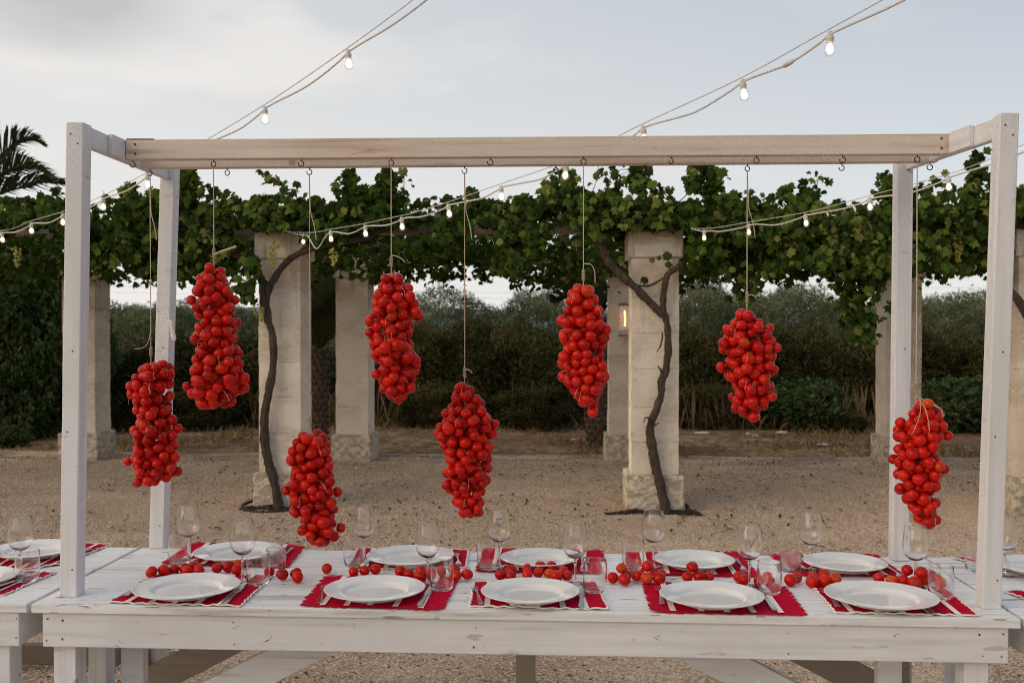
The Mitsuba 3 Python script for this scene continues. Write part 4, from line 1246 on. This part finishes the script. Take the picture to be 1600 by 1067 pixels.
VINES = [
    ('grape vine reaching in from the left picture edge behind the left posts', []),
    ('grape vine with a curving trunk on the near left pillar, trained along the beam',
     [([(434, 802, 0), (431, 770, 0), (420, 725, .02), (413, 680, .02), (413, 650, 0), (420, 610, 0), (427, 570, .02), (427, 535, 0), (420, 500, 0), (416, 470, 0), (421, 450, 0), (434, 428, -.02), (448, 410, -.04), (468, 396, -.06), (495, 386, -.08), (530, 380, -.02), (570, 372, .05), (610, 354, .1), (640, 345, .2)], 8.56, [0.042, 0.028, 0.023]),
      ([(420, 505, 0), (412, 470, 0), (411, 445, 0), (403, 425, -.02), (385, 408, -.03), (365, 398, -.02), (345, 385, .05)], 8.56, [0.032, 0.034, 0.02])]),
    ('grape vine with a forked trunk on the near right pillar, tallest shoots above',
     [([(1041, 800, 0), (1034, 765, 0), (1024, 725, .02), (1018, 690, .02), (1016, 668, 0), (1026, 640, 0), (1033, 615, 0), (1034, 595, 0), (1041, 575, .02), (1044, 540, 0), (1043, 510, 0), (1036, 488, 0)], 8.40, [0.043, 0.031, 0.026]),
      ([(1038, 495, 0), (1015, 472, 0), (990, 447, -.02), (968, 428, -.03), (950, 408, -.03), (940, 385, -.02), (934, 365, .05)], 8.40, [0.030, 0.034, 0.026]),
      ([(1037, 492, 0), (1036, 470, 0), (1039, 445, -.02), (1044, 428, -.03), (1056, 420, -.03), (1066, 412, .02)], 8.40, [0.026, 0.026, 0.02]),
      ([(1043, 428, -.03), (1028, 440, -.03), (1010, 447, -.02), (990, 445, -.02), (982, 436, -.02)], 8.40, [0.008, 0.009, 0.007]),
      ([(1035, 520, -.02), (1032, 540, -.04), (1026, 550, -.04)], 8.40, [0.007, 0.007, 0.004]),
      ([(1018, 668, -.02), (1010, 652, -.05), (1006, 660, -.05)], 8.40, [0.012, 0.008, 0.005]),
      ([(1022, 665, -.02), (1030, 660, -.05)], 8.40, [0.011, 0.006, 0.005]),
      ([(1034, 580, -.02), (1028, 572, -.05)], 8.40, [0.012, 0.007, 0.005])]),
    ('grape vine on the right edge pillar with ripe pale grapes hanging',
     [([(1640, 800, 0), (1625, 700, 0), (1630, 600, 0), (1622, 530, 0), (1603, 490, -.02), (1588, 466, -.03), (1574, 448, -.03), (1560, 420, .1)], 8.24, [0.055, 0.04, 0.026]),
      ([(1540, 380, .2), (1520, 372, .1), (1500, 365, .05), (1480, 352, .05)], 8.3, [0.02, 0.02, 0.012])])]
GRAPES = {1: [(428, 388, 8.36, 30, 0.05), (426, 405, 8.36, 26, 0.035), (408, 490, 8.46, 42, 0.03), (399, 478, 8.5, 14, 0.03), (522, 400, 8.3, 34, 0.035), (545, 335, 8.1, 0, 0.03)], 2: [(790, 372, 8.3, 0, 0.03)],
          3: [(1478, 380, 8.2, 60, 0.05), (1496, 388, 8.18, 70, 0.05), (1500, 366, 8.2, 46, 0.05)], 0: [(27, 400, 8.4, 24, 0.04)]}
ICO = trimesh.creation.icosphere(subdivisions=1)
for i, (lab, stems) in enumerate(VINES):
    t = thing('grape_vine', lab, 'grape vine', 'vines covering the pergola')
    for j, (pts, d, rad) in enumerate(stems):
        p = smooth_path(path3(pts, d - 0.03), max(12, 6 * len(pts)))
        if d > 8.3 and pts[0][1] > 790:
            p[0, 2] = -0.03
        rr = np.interp(np.linspace(0, 1, len(p)), [0, 0.5, 1], rad)
        part(t, 'trunk' if j == 0 else 'branch', knobbly(p, rr, 900 + 10 * i + j), 'bark', 60)
    for path in CANES:
        if np.argmin(np.abs((path[0] - rowpt(0, 0)) @ U - np.array([-5.2, -2.0, 1.2, 4.4]))) == i:
            part(t, 'cane', tube(path, np.linspace(0.005, 0.002, len(path)), 5), 'cane_bark', True)
    idx = np.nonzero(owner == i)[0]
    order = idx[np.argsort(np.where(front[idx], rank[idx], 1e3 + rank[idx]))]
    single, rest = order[:300], order[300:]
    for q in single:
        M = np.eye(4)
        M[:3, :3] = ROT[q] * size[q] * 1.1
        M[:3, 3] = P[q]
        part(t, 'leaf', LEAF_PLY[q % 7], f'vine_leaf_{tone[q]}', m=M)
    vs, fs, cs, off = [], [], [], 0
    for kk in range(7):
        sel = rest[rest % 7 == kk]
        v_, f_ = scatter(*LEAVES[kk], P[sel], ROT[sel], size[sel][:, None])
        vs.append(v_)
        fs.append(f_ + off)
        off += len(v_)
        c_ = np.array(VINE_TONES)[tone[sel]] * g.uniform(0.75, 1.25, (len(sel), 1))
        cs.append(np.repeat(c_, 16, 0))
    part(t, 'foliage', (np.vstack(vs), np.vstack(fs)), 'leaf_vc', True, kind='stuff', color=np.vstack(cs))
    for (px, py, d, cnt, rw) in GRAPES.get(i, []):
        if cnt:
            tt = g.random(cnt)
            c0 = at(px, py, d)
            pp = c0 + g.normal(size=(cnt, 3)) * (np.array([rw, rw, 0]) * 0.55 * (1 - 0.65 * tt[:, None])) + np.array([0, 0, 1.0]) * (0.07 - 0.16 * tt[:, None]) * (rw / 0.04)
            part(t, 'grape_cluster', scatter(ICO.vertices, ICO.faces, pp, rand_rot(g.normal(size=(cnt, 3)), g), np.full((cnt, 1), 0.0105)), 'grape_mat', True)

# irrigation hoses and dark mulch at the feet of the two vines
for (px, py, lab, n) in ((1030, 797, 'black irrigation hose looped around the forked vine trunk', 0), (424, 795, 'black irrigation hose looped around the near left vine trunk', 1)):
    c = on_z(px, py, 0.0)
    k = thing('irrigation_hose', lab, 'hose', 'irrigation hoses')
    an = np.linspace(0, 2 * np.pi * 0.96, 40)
    ring = np.stack([c[0] + 0.24 * np.cos(an), c[1] - 0.05 + 0.17 * np.sin(an), 0.035 + 0.03 * np.sin(an) + 0 * an], 1)
    put(k, tube(ring, 0.014, 8), 'black_hose', True)
    k = thing('mulch_patch', f'dark mulch and roots around the foot of the {"forked" if n == 0 else "near left"} vine trunk', 'mulch', 'mulch around vine feet')
    labels[k]['kind'] = 'stuff'
    m = 300 if n == 0 else 130
    gg = np.random.default_rng(60 + n)
    rr = gg.random(m) ** 0.6
    aa = gg.uniform(0, 6.28, m)
    pp = np.stack([c[0] + 0.26 * rr * np.cos(aa), c[1] - 0.06 + 0.14 * rr * np.sin(aa), 0.012 + 0.05 * (1 - rr) * gg.random(m)], 1)
    if n == 0:
        q1 = gg.random(80)
        a1 = np.stack([c[0] - 0.18 - 0.30 * q1, c[1] - 0.12 - 0.10 * q1 - 0.10 * gg.random(80) * (1 - 0.6 * q1), 0.010 + 0.03 * gg.random(80) * (1 - q1)], 1)
        q2 = gg.random(80)
        a2 = np.stack([c[0] + 0.12 + 0.20 * q2, c[1] - 0.08 - 0.22 * gg.random(80), 0.010 + 0.025 * gg.random(80) * (1 - q2)], 1)
        pp = np.vstack([pp, a1, a2])
    v_, f_ = scatter(octa, octf, pp, rand_rot(gg.normal(size=(len(pp), 3)), gg), np.stack([gg.uniform(0.012, 0.035, len(pp)), gg.uniform(0.006, 0.014, len(pp)), gg.uniform(0.006, 0.014, len(pp))], 1))
    put(k, (v_, f_), 'mulch_mat')

# ------------------------------------------------------------------ string lights
SOCK = mikit.ply(lathe([(0, 0.030), (0.0085, 0.030), (0.011, 0.024), (0.0125, 0.010), (0.0165, 0.008), (0.017, -0.002), (0.0150, -0.004), (0.0150, -0.014), (0, -0.014)], 18), None, 40)
BULB = mikit.ply(lathe([(0.0125, -0.0145), (0.0135, -0.022), (0.0205, -0.030), (0.0240, -0.042), (0.0235, -0.054), (0.0185, -0.065), (0.009, -0.071), (0, -0.0725)], 20), None, True)
FIL = mikit.ply(lathe([(0, -0.018), (0.0085, -0.021), (0.0145, -0.034), (0.0155, -0.047), (0.0095, -0.058), (0, -0.062)], 10), None, True)
STRINGS = [
    ('festoon light string rising from the left vine to the upper centre', [(4, 363), (50, 348), (99, 334), (162, 309), (231, 273), (318, 226), (415, 168), (545, 80), (716, -46), (900, -190)], 8.25, 0.52),
    ('festoon light string from the near left pillar rising to the upper right corner', [(475, 366), (517, 361), (571, 352), (628, 340), (701, 319), (783, 291), (884, 256), (1005, 198), (1160, 126), (1295, 52), (1500, -60)], 8.30, 0.50),
    ('festoon light string on the right leaving behind the right front post', [(1100, 360), (1169, 350), (1258, 335), (1358, 309), (1481, 276), (1640, 212), (1850, 120)], 8.10, 0.55)]
for si, (lab, pts, d0, dk) in enumerate(STRINGS):
    g2 = np.random.default_rng(700 + si)
    k = thing('string_lights', lab, 'string lights', 'festoon light strings over the table')
    B = np.array([at(x, y, d0 - dk * i) for i, (x, y) in enumerate(pts)])
    anchor = B[0] + np.array([[-0.10, 0.05, 0.02], [-0.16, 0.06, 0.03], [-0.10, 0.05, 0.02]][si])
    wire = np.vstack([[anchor], B + [0, 0, 0.012]])
    part(k, 'support_wire', tube(smooth_path(wire, 90), 0.0026 if si else 0.0026, 5), 'white_cable', True)
    cab = [anchor]
    for a_, b_ in zip(B[:-1], B[1:]):
        m = g2.uniform(0.40, 0.60)
        L = np.linalg.norm(b_ - a_)
        sag = g2.uniform(0.025, 0.055) * L
        if si == 1 and a_ is B[0]:
            pass
        e = unit(b_ - a_)
        cab += [a_ + [0, 0, -0.010], a_ + e * 0.06 + [0, 0, -0.012], a_ * (1 - m) + b_ * m + [0, 0, -sag - 0.012], b_ - e * 0.06 + [0, 0, -0.022]]
    cab[1:2] = [cab[1]]
    if si == 1:
        cab[3] = B[0] * 0.5 + B[1] * 0.5 + [0, 0, -0.13]
    cab.append(B[-1])
    part(k, 'cable', tube(smooth_path(np.array(cab), 50 * len(pts)), 0.0048, 6), 'white_cable', True)
    for q in B[:-1]:
        M = np.eye(4)
        M[:3, :3] = rot_to(np.array([g2.normal() * 0.07, g2.normal() * 0.07, 1])) * 0.92
        M[:3, 3] = q + [0, 0, -0.026]
        so = part(k, 'socket', SOCK, 'white_plastic', m=M)
        part(so, 'bulb', BULB, 'bulb_glass', m=M)
        f_ = part(so, 'filament', FIL, 'lamp_glow', m=M)
        scene[f_]['emitter'] = {'type': 'area', 'radiance': {'type': 'rgb', 'value': [0.42, 0.30, 0.195]}}
    if si == 1:
        j = B[8] * 0.45 + B[9] * 0.55 + [0, 0, -0.035]
        e = unit(B[9] - B[8])
        part(k, 'connector', tube(np.array([j - e * 0.035, j - e * 0.02, j + e * 0.02, j + e * 0.035]), [0.006, 0.010, 0.010, 0.006], 8), 'white_plastic', True)

# thin overhead wire far behind
k = thing('overhead_wire', 'pair of thin overhead wires crossing the sky above the olive trees', 'wire')
for dy in (0, 9):
    part(k, 'strand', tube(smooth_path([at(-400, 430 + dy, 45), at(400, 452 + dy, 43), at(800, 457 + dy, 42), at(1600, 448 + dy, 40), at(2200, 430 + dy, 39)], 40), 0.0035, 4), 'black_hose')


# ------------------------------------------------------------------ background plants
def spray(n, wide, seed):
    """A sprig: n narrow leaves around a short axis."""
    g = np.random.default_rng(seed)
    v, f = [], []
    for k in range(n):
        t = k / n
        d = unit(np.array([g.normal(), g.normal(), 0.9]))
        o = np.array([0, 0, t * 0.7])
        e = unit(np.cross(d, g.normal(size=3)))
        b = len(v)
        L = g.uniform(0.45, 0.7)
        v += [o, o + d * L * 0.5 + e * wide, o + d * L, o + d * L * 0.5 - e * wide]
        f += [[b, b + 1, b + 2], [b, b + 2, b + 3]]
    return np.array(v), np.array(f)


def crown(n, shape, sprig, size, cols, seed, clump=2.2, thr=0.44, shell=0.55, down=0.0):
    """Sprigs through an uneven volume. shape: function of unit-ball points to metres."""
    g = np.random.default_rng(seed)
    d = g.normal(size=(int(n * 2.4), 3))
    d /= np.linalg.norm(d, axis=1, keepdims=True)
    r = shell + (1 - shell) * g.random(len(d)) ** 0.7
    lump = 0.62 + 0.75 * (meshkit.fbm(d * clump + seed, 3, seed))
    q = d * (r * lump)[:, None]
    p = q * shape
    dens = meshkit.fbm(p * 2.2 + seed * 1.7, 3, seed + 1)
    sel = np.nonzero(dens > thr - 0.12 * (r > 0.9))[0][:n]
    p, d = p[sel], d[sel]
    R = rand_rot(d * 0.9 + np.array([0, 0, 0.55 - down]) + 0.6 * g.normal(size=p.shape), g)
    v, f = scatter(*sprig, p, R, (size * g.uniform(0.6, 1.3, len(p)))[:, None])
    t = np.clip(dens[sel] * 1.6 - 0.5 + 0.35 * g.random(len(p)), 0, 0.999)
    cols = np.array(cols)
    ci = t * (len(cols) - 1)
    lo = ci.astype(int)
    c = cols[lo] * (1 - (ci - lo))[:, None] + cols[np.minimum(lo + 1, len(cols) - 1)] * (ci - lo)[:, None]
    c *= g.uniform(0.7, 1.3, (len(p), 1))
    return (v, f), np.repeat(c, len(sprig[0]), 0)


def crown_ply(*a, **k):
    m, c = crown(*a, **k)
    return mikit.ply(m, None, False, color=c)


OLIVE = [[0.070, 0.084, 0.044], [0.135, 0.155, 0.085], [0.225, 0.240, 0.145]]
HEDGE = [[0.030, 0.030, 0.013], [0.064, 0.062, 0.026], [0.122, 0.110, 0.043], [0.185, 0.150, 0.060]]
GREEN = [[0.036, 0.060, 0.023], [0.074, 0.116, 0.040], [0.135, 0.178, 0.064]]
oli = [crown_ply(9000, np.array([1.0, 1.0, 0.8]), spray(6, 0.055, 1), 0.095, OLIVE, 40 + i, thr=0.40) for i in range(3)]
hed = [crown_ply(8000, np.array([1.0, 0.75, 0.9]), spray(5, 0.13, 2), 0.085, HEDGE, 50 + i, thr=0.36, shell=0.7) for i in range(3)]
grn = [crown_ply(7000, np.array([1.0, 0.9, 1.0]), spray(4, 0.20, 3), 0.12, GREEN, 60 + i, thr=0.40) for i in range(2)]


def trunk_mesh(h, r, seed, lean=0.1):
    g = np.random.default_rng(seed)
    out = [knobbly(smooth_path([[0, 0, -0.1], [lean * 0.4, 0.05, h * 0.5], [lean, 0, h]], 14), np.linspace(r, r * 0.6, 14), seed)]
    for k in range(5):
        a_ = k * 1.26 + g.uniform(0, 1)
        e = np.array([math.cos(a_), math.sin(a_), 0.9]) * g.uniform(0.5, 0.9)
        out.append(tube(smooth_path([[lean, 0, h * 0.9], [lean + e[0] * 0.4, e[1] * 0.4, h + e[2] * 0.5], [lean + e[0], e[1], h + e[2]]], 8), np.linspace(r * 0.5, r * 0.15, 8), 6))
    return cat(out)


wee = [crown_ply(2600, np.array([1.0, 0.9, 0.9]), spray(4, 0.16, 5), 0.26, [[0.045, 0.075, 0.028], [0.085, 0.125, 0.050], [0.14, 0.175, 0.080]], 70 + i, clump=3.4, thr=0.44, shell=0.35) for i in range(2)]
OT = [mikit.ply(trunk_mesh(0.9, 0.13, 81 + i), None, 60) for i in range(2)]
HT = mikit.ply(cat([tube(smooth_path([[0.1 * i - 0.25, 0.05, -0.1], [0.16 * i - 0.4, 0.1 * (i % 2), 0.4], [0.25 * i - 0.62, 0.1, 0.9]], 8), np.linspace(0.025, 0.008, 8), 5) for i in range(6)]), None, 60)


def plant(name, label, categ, group, x, y, w, h, zc, ply_, trunk, spin, trunkname='trunk', z0=0.0, ts=1.0):
    t = thing(name, label, categ, group)
    c, s = math.cos(spin), math.sin(spin)
    Rz = np.array([[c, -s, 0], [s, c, 0], [0, 0, 1]])
    M = np.eye(4)
    M[:3, :3] = np.diag([w, w, h]) @ Rz
    M[:3, 3] = [x, y, zc]
    part(t, 'crown', ply_, 'leaf_vc', m=M, kind='stuff')
    Mt = np.eye(4)
    Mt[:3, :3] = Rz * ts
    Mt[:3, 3] = [x, y, z0]
    part(t, trunkname, trunk, 'bark', m=Mt)


# olives: pixel x of the crown, distance, top pixel, half width m, where
OL = [(700, 23, 452, 1.9, 'grey green olive tree beyond the hedge behind the longest bare string'), (775, 25, 482, 1.9, 'grey green olive tree low in the gap above the middle plates'), (848, 24, 448, 1.7, 'grey green olive tree just left of the pointed bunch'),
      (628, 26, 486, 1.9, 'grey green olive tree seen right of the second far pillar'), (1092, 21, 424, 1.2, 'tall thin olive tree just right of the forked vine pillar'), (1235, 22, 428, 1.9, 'broad olive tree above the hedge right of the egg shaped bunch'),
      (1150, 26, 462, 1.7, 'small olive tree behind the egg shaped bunch'), (1322, 25, 452, 1.6, 'olive tree behind the long hanging vine shoot'), (1475, 22, 452, 1.9, 'olive tree between the two right posts'), (1545, 23, 446, 1.6, 'olive tree just left of the right front post'),
      (1400, 27, 460, 1.8, 'olive tree mostly hidden by the right rear post'), (255, 23, 462, 1.9, 'sparse olive tree behind the leftmost hanging string'), (320, 25, 470, 1.9, 'low olive tree behind the twig knotted bunch'), (195, 24, 462, 1.7, 'sparse olive tree right of the left far pillar'), (400, 25, 478, 1.8, 'olive tree behind the near left pillar'),
      (1640, 24, 450, 1.8, 'olive tree behind the right edge pillar'), (510, 22, 450, 1.3, 'olive tree behind the palm between left pillars'), (930, 27, 470, 1.8, 'olive tree behind the lantern pillar')]
for i, (px, d, py, w, lab) in enumerate(OL):
    top = at(px, py - 2 if i % 2 == 0 else py + 8, d)
    w *= 0.80
    h = max(top[2] * 0.60, 0.8)
    plant('olive_tree', lab, 'olive tree', 'olive trees beyond the hedge', top[0], d, w, h * 1.06, top[2] - h * 0.93, oli[i % 3], OT[i % 2], i * 1.7, ts=min(1.0, top[2] / 2.6), z0=-0.05)
# the hedge row of wild shrubs
gh = np.random.default_rng(91)
HX = [(-50, 600), (60, 560), (170, 540), (270, 520), (350, 510), (430, 520), (500, 540), (590, 520), (655, 505), (735, 497), (815, 500), (890, 512), (960, 520), (1075, 500), (1130, 515), (1200, 508), (1270, 500), (1345, 512), (1420, 505), (1490, 512), (1560, 520), (1650, 515)]
HL = ['cut off at the left picture edge', 'under the dark broadleaf tree', 'behind the left far pillar', 'behind the leftmost tomato bunch', 'behind the twig knotted bunch', 'behind the near left pillar', 'behind the palm trunk on the left', 'behind the second far pillar', 'right of the second far pillar',
      'behind the longest bare string', 'in the middle gap left of the pointed bunch', 'behind the pointed bunch', 'behind the lantern pillar', 'just right of the forked vine pillar', 'left of the egg shaped bunch', 'behind the egg shaped bunch', 'right of the egg shaped bunch', 'below the long hanging vine shoot',
      'behind the right rear post', 'between the right posts', 'left of the right front post', 'behind the right edge pillar']
for i, ((px, py), wh) in enumerate(zip(HX, HL)):
    d = 16.6 + gh.uniform(-0.3, 0.5)
    top = at(px, py + 17, d)
    h = top[2]
    plant('hedge_shrub', f'brownish wild hedge shrub {wh}', 'shrub', 'hedge shrubs along the field', top[0], d, 0.86 * gh.uniform(0.95, 1.15), h * 0.60, h * 0.50, hed[i % 3], HT, i * 2.1, 'stems')
    # shoots and brambles at the foot close the hedge near the ground
for i, (px, py, d, w, lab) in enumerate([(1262, 598, 15.6, 0.62, 'bright green low bush under the right side of the hedge'), (1500, 596, 15.4, 0.70, 'grey green leafy bush at the hedge foot between the right posts'), (1440, 610, 15.5, 0.5, 'small green bush at the hedge foot by the right rear post'),
                                         (8, 668, 13.2, 0.28, 'small green weed on the dry grass at the left picture edge'), (1320, 640, 15.2, 0.35, 'dry low bush beside the right far pillar'), (690, 600, 15.9, 0.8, 'dark low bramble at the hedge foot behind the longest bare string'),
                                         (840, 600, 15.9, 0.9, 'dark low bramble at the hedge foot left of the pointed bunch'), (1110, 600, 15.9, 0.8, 'dark low bramble at the hedge foot right of the forked vine pillar'), (330, 600, 15.9, 0.9, 'dark low bramble at the hedge foot behind the twig knotted bunch'),
                                         (230, 610, 15.9, 0.9, 'dark low bramble at the hedge foot behind the left rear post')]):
    top = at(px, py, d)
    plant('low_bush', lab, 'bush', 'bushes at the hedge foot', top[0], d, w, top[2] * 0.62, top[2] * 0.45, wee[i % 2] if i in (0, 1, 2, 3) else hed[i % 3], HT, i * 1.3, 'stems', ts=0.5)
# the dark broadleaf tree at the left
for (px, py, d, w, lab) in [(20, 412, 14.6, 1.15, 'dark green broadleaf tree at the left picture edge below the palm'), (-90, 400, 15.0, 1.3, 'dark broadleaf tree outside the left picture edge'), (88, 455, 15.6, 0.9, 'lower dark broadleaf tree behind the left front post')]:
    top = at(px, py, d)
    plant('broadleaf_tree', lab, 'tree', 'dark trees at the left edge', top[0], d, w, top[2] * 0.60, top[2] * 0.50, grn[0], OT[0], px * 0.1, ts=0.8)


# palms
def frond(base, tip, bend, seed, n=80, llen=0.52):
    g = np.random.default_rng(seed)
    base, tip = np.asarray(base, float), np.asarray(tip, float)
    mid = (base + tip) / 2 + np.asarray(bend)
    t = np.linspace(0, 1, n)[:, None]
    c = (1 - t) ** 2 * base + 2 * t * (1 - t) * mid + t ** 2 * tip
    tan = np.gradient(c, axis=0)
    tan /= np.linalg.norm(tan, axis=1, keepdims=True)
    out = [tube(c, np.linspace(0.018, 0.003, n), 5)]
    side = np.cross(tan, np.array([0, 0.3, 1.0]))
    side /= np.linalg.norm(side, axis=1, keepdims=True)
    up = np.cross(side, tan)
    v, f = [], []
    for i in range(3, n):
        L = llen * math.sin(math.pi * (0.12 + 0.86 * t[i, 0]) ** 0.8) + 0.05
        for sg in (-1, 1):
            for rep in range(1):
                d = unit(side[i] * sg * 0.62 + tan[i] * 0.80 + up[i] * (0.42 + 0.12 * g.normal()) + 0.05 * g.normal(size=3))
                o = c[i] + tan[i] * g.uniform(-0.02, 0.02)
                w = unit(np.cross(d, up[i] + 0.3 * g.normal(size=3))) * 0.016
                b = len(v)
                v += [o - w * 0.6, o + w * 0.6, o + d * L * 0.55 + w - [0, 0, 0.02], o + d * L - [0, 0, 0.09 * L / 0.3], o + d * L * 0.55 - w - [0, 0, 0.02]]
                f += [[b, b + 1, b + 2], [b, b + 2, b + 4], [b + 4, b + 2, b + 3]]
    out.append((np.array(v), np.array(f)))
    return cat(out)


scene['palm_leaf'] = {'type': 'principledthin', 'base_color': proc(lambda p, n, uv: mix([0.048, 0.072, 0.030], [0.098, 0.122, 0.054], fbm(p.x * 4, p.y * 4, p.z * 4, 2))), 'roughness': 0.5, 'diff_trans': 0.4, 'spec_trans': 0.0}
scene['palm_leaf_pale'] = {'type': 'principledthin', 'base_color': proc(lambda p, n, uv: mix([0.055, 0.062, 0.026], [0.105, 0.105, 0.05], fbm(p.x * 4, p.y * 4, p.z * 4, 2))), 'roughness': 0.5, 'diff_trans': 0.5, 'spec_trans': 0.0}


def palm(label, px, crown_py, d, r, fronds, mat):
    t = thing('palm_tree', label, 'palm tree', 'palms around the pergola')
    c = at(px, crown_py, d)
    base = np.array([c[0], d, -0.1])
    n = 26
    p = np.linspace(base, c, n)
    part(t, 'trunk', tube(p, r * (1 + 0.10 * (np.arange(n) % 2)), 14), 'palm_bark', 30)
    bits = []
    gg = np.random.default_rng(int(px) + 5000)
    for z in np.arange(0.05, c[2], 0.085):
        for q in range(9):
            an = q * 2 * math.pi / 9 + (z * 37 % 2) * 0.35
            e = np.array([math.cos(an), math.sin(an), 0])
            o = np.array([c[0], d, z]) + e * r
            bits.append(board(o, o + e * 0.045 + [0, 0, 0.06], 0.06, 0.03, 0.004, side=np.cross(e, [0, 0, 1])))
    part(t, 'trunk_scales', cat(bits), 'palm_bark', kind='stuff')
    for i, (tx, ty, dd, bend) in enumerate(fronds):
        tip = at(tx, ty, d + dd)
        part(t, 'frond', frond(c, tip, np.array([0, 0, bend]), 7000 + i + int(px)), mat)


palm('tall palm at the upper left with arching feathery fronds', -48, 330, 14.5, 0.17, [(68, 226, 0.2, 0.78), (86, 284, -0.3, 0.80), (108, 286, 0.5, 0.26), (-30, 130, 1.0, 0.2), (-90, 150, 0.5, 0.1), (-180, 220, 0, 0.6), (-200, 300, -0.6, 0.6), (-60, 330, -1.6, 0.8), (-140, 350, -1.2, 0.8), (-70, 200, 1.7, 0.5), (-190, 380, 0.6, 0.5)], 'palm_leaf')
palm('small palm between the near left pillar and the second far pillar', 499, 548, 13.3, 0.085, [(528, 400, 0.3, 0.1), (512, 395, -0.3, 0.1), (545, 425, 0.1, 0.15), (480, 405, 0.2, 0.1), (462, 440, 0, 0.2), (560, 470, 0.5, 0.25), (440, 480, 0.3, 0.3), (500, 420, 0.7, 0.1), (530, 500, -0.7, 0.35), (470, 510, -0.6, 0.35)], 'palm_leaf_pale')
palm('palm behind the lantern pillar with fronds showing at its left', 934, 500, 13.4, 0.12, [(862, 402, 0.0, 0.12), (880, 395, 0.4, 0.1), (905, 385, 0.2, 0.08), (850, 440, -0.3, 0.25), (866, 470, 0.3, 0.25), (940, 380, 0.3, 0.0), (980, 395, 0.2, 0.1), (1010, 430, 0.4, 0.25), (880, 430, -0.6, 0.3)], 'palm_leaf')
for k, d in scene.items():      # opaque materials look the same from both sides
    if d.get('type') in ('principled', 'bumpmap'):
        scene[k] = twosided(d)
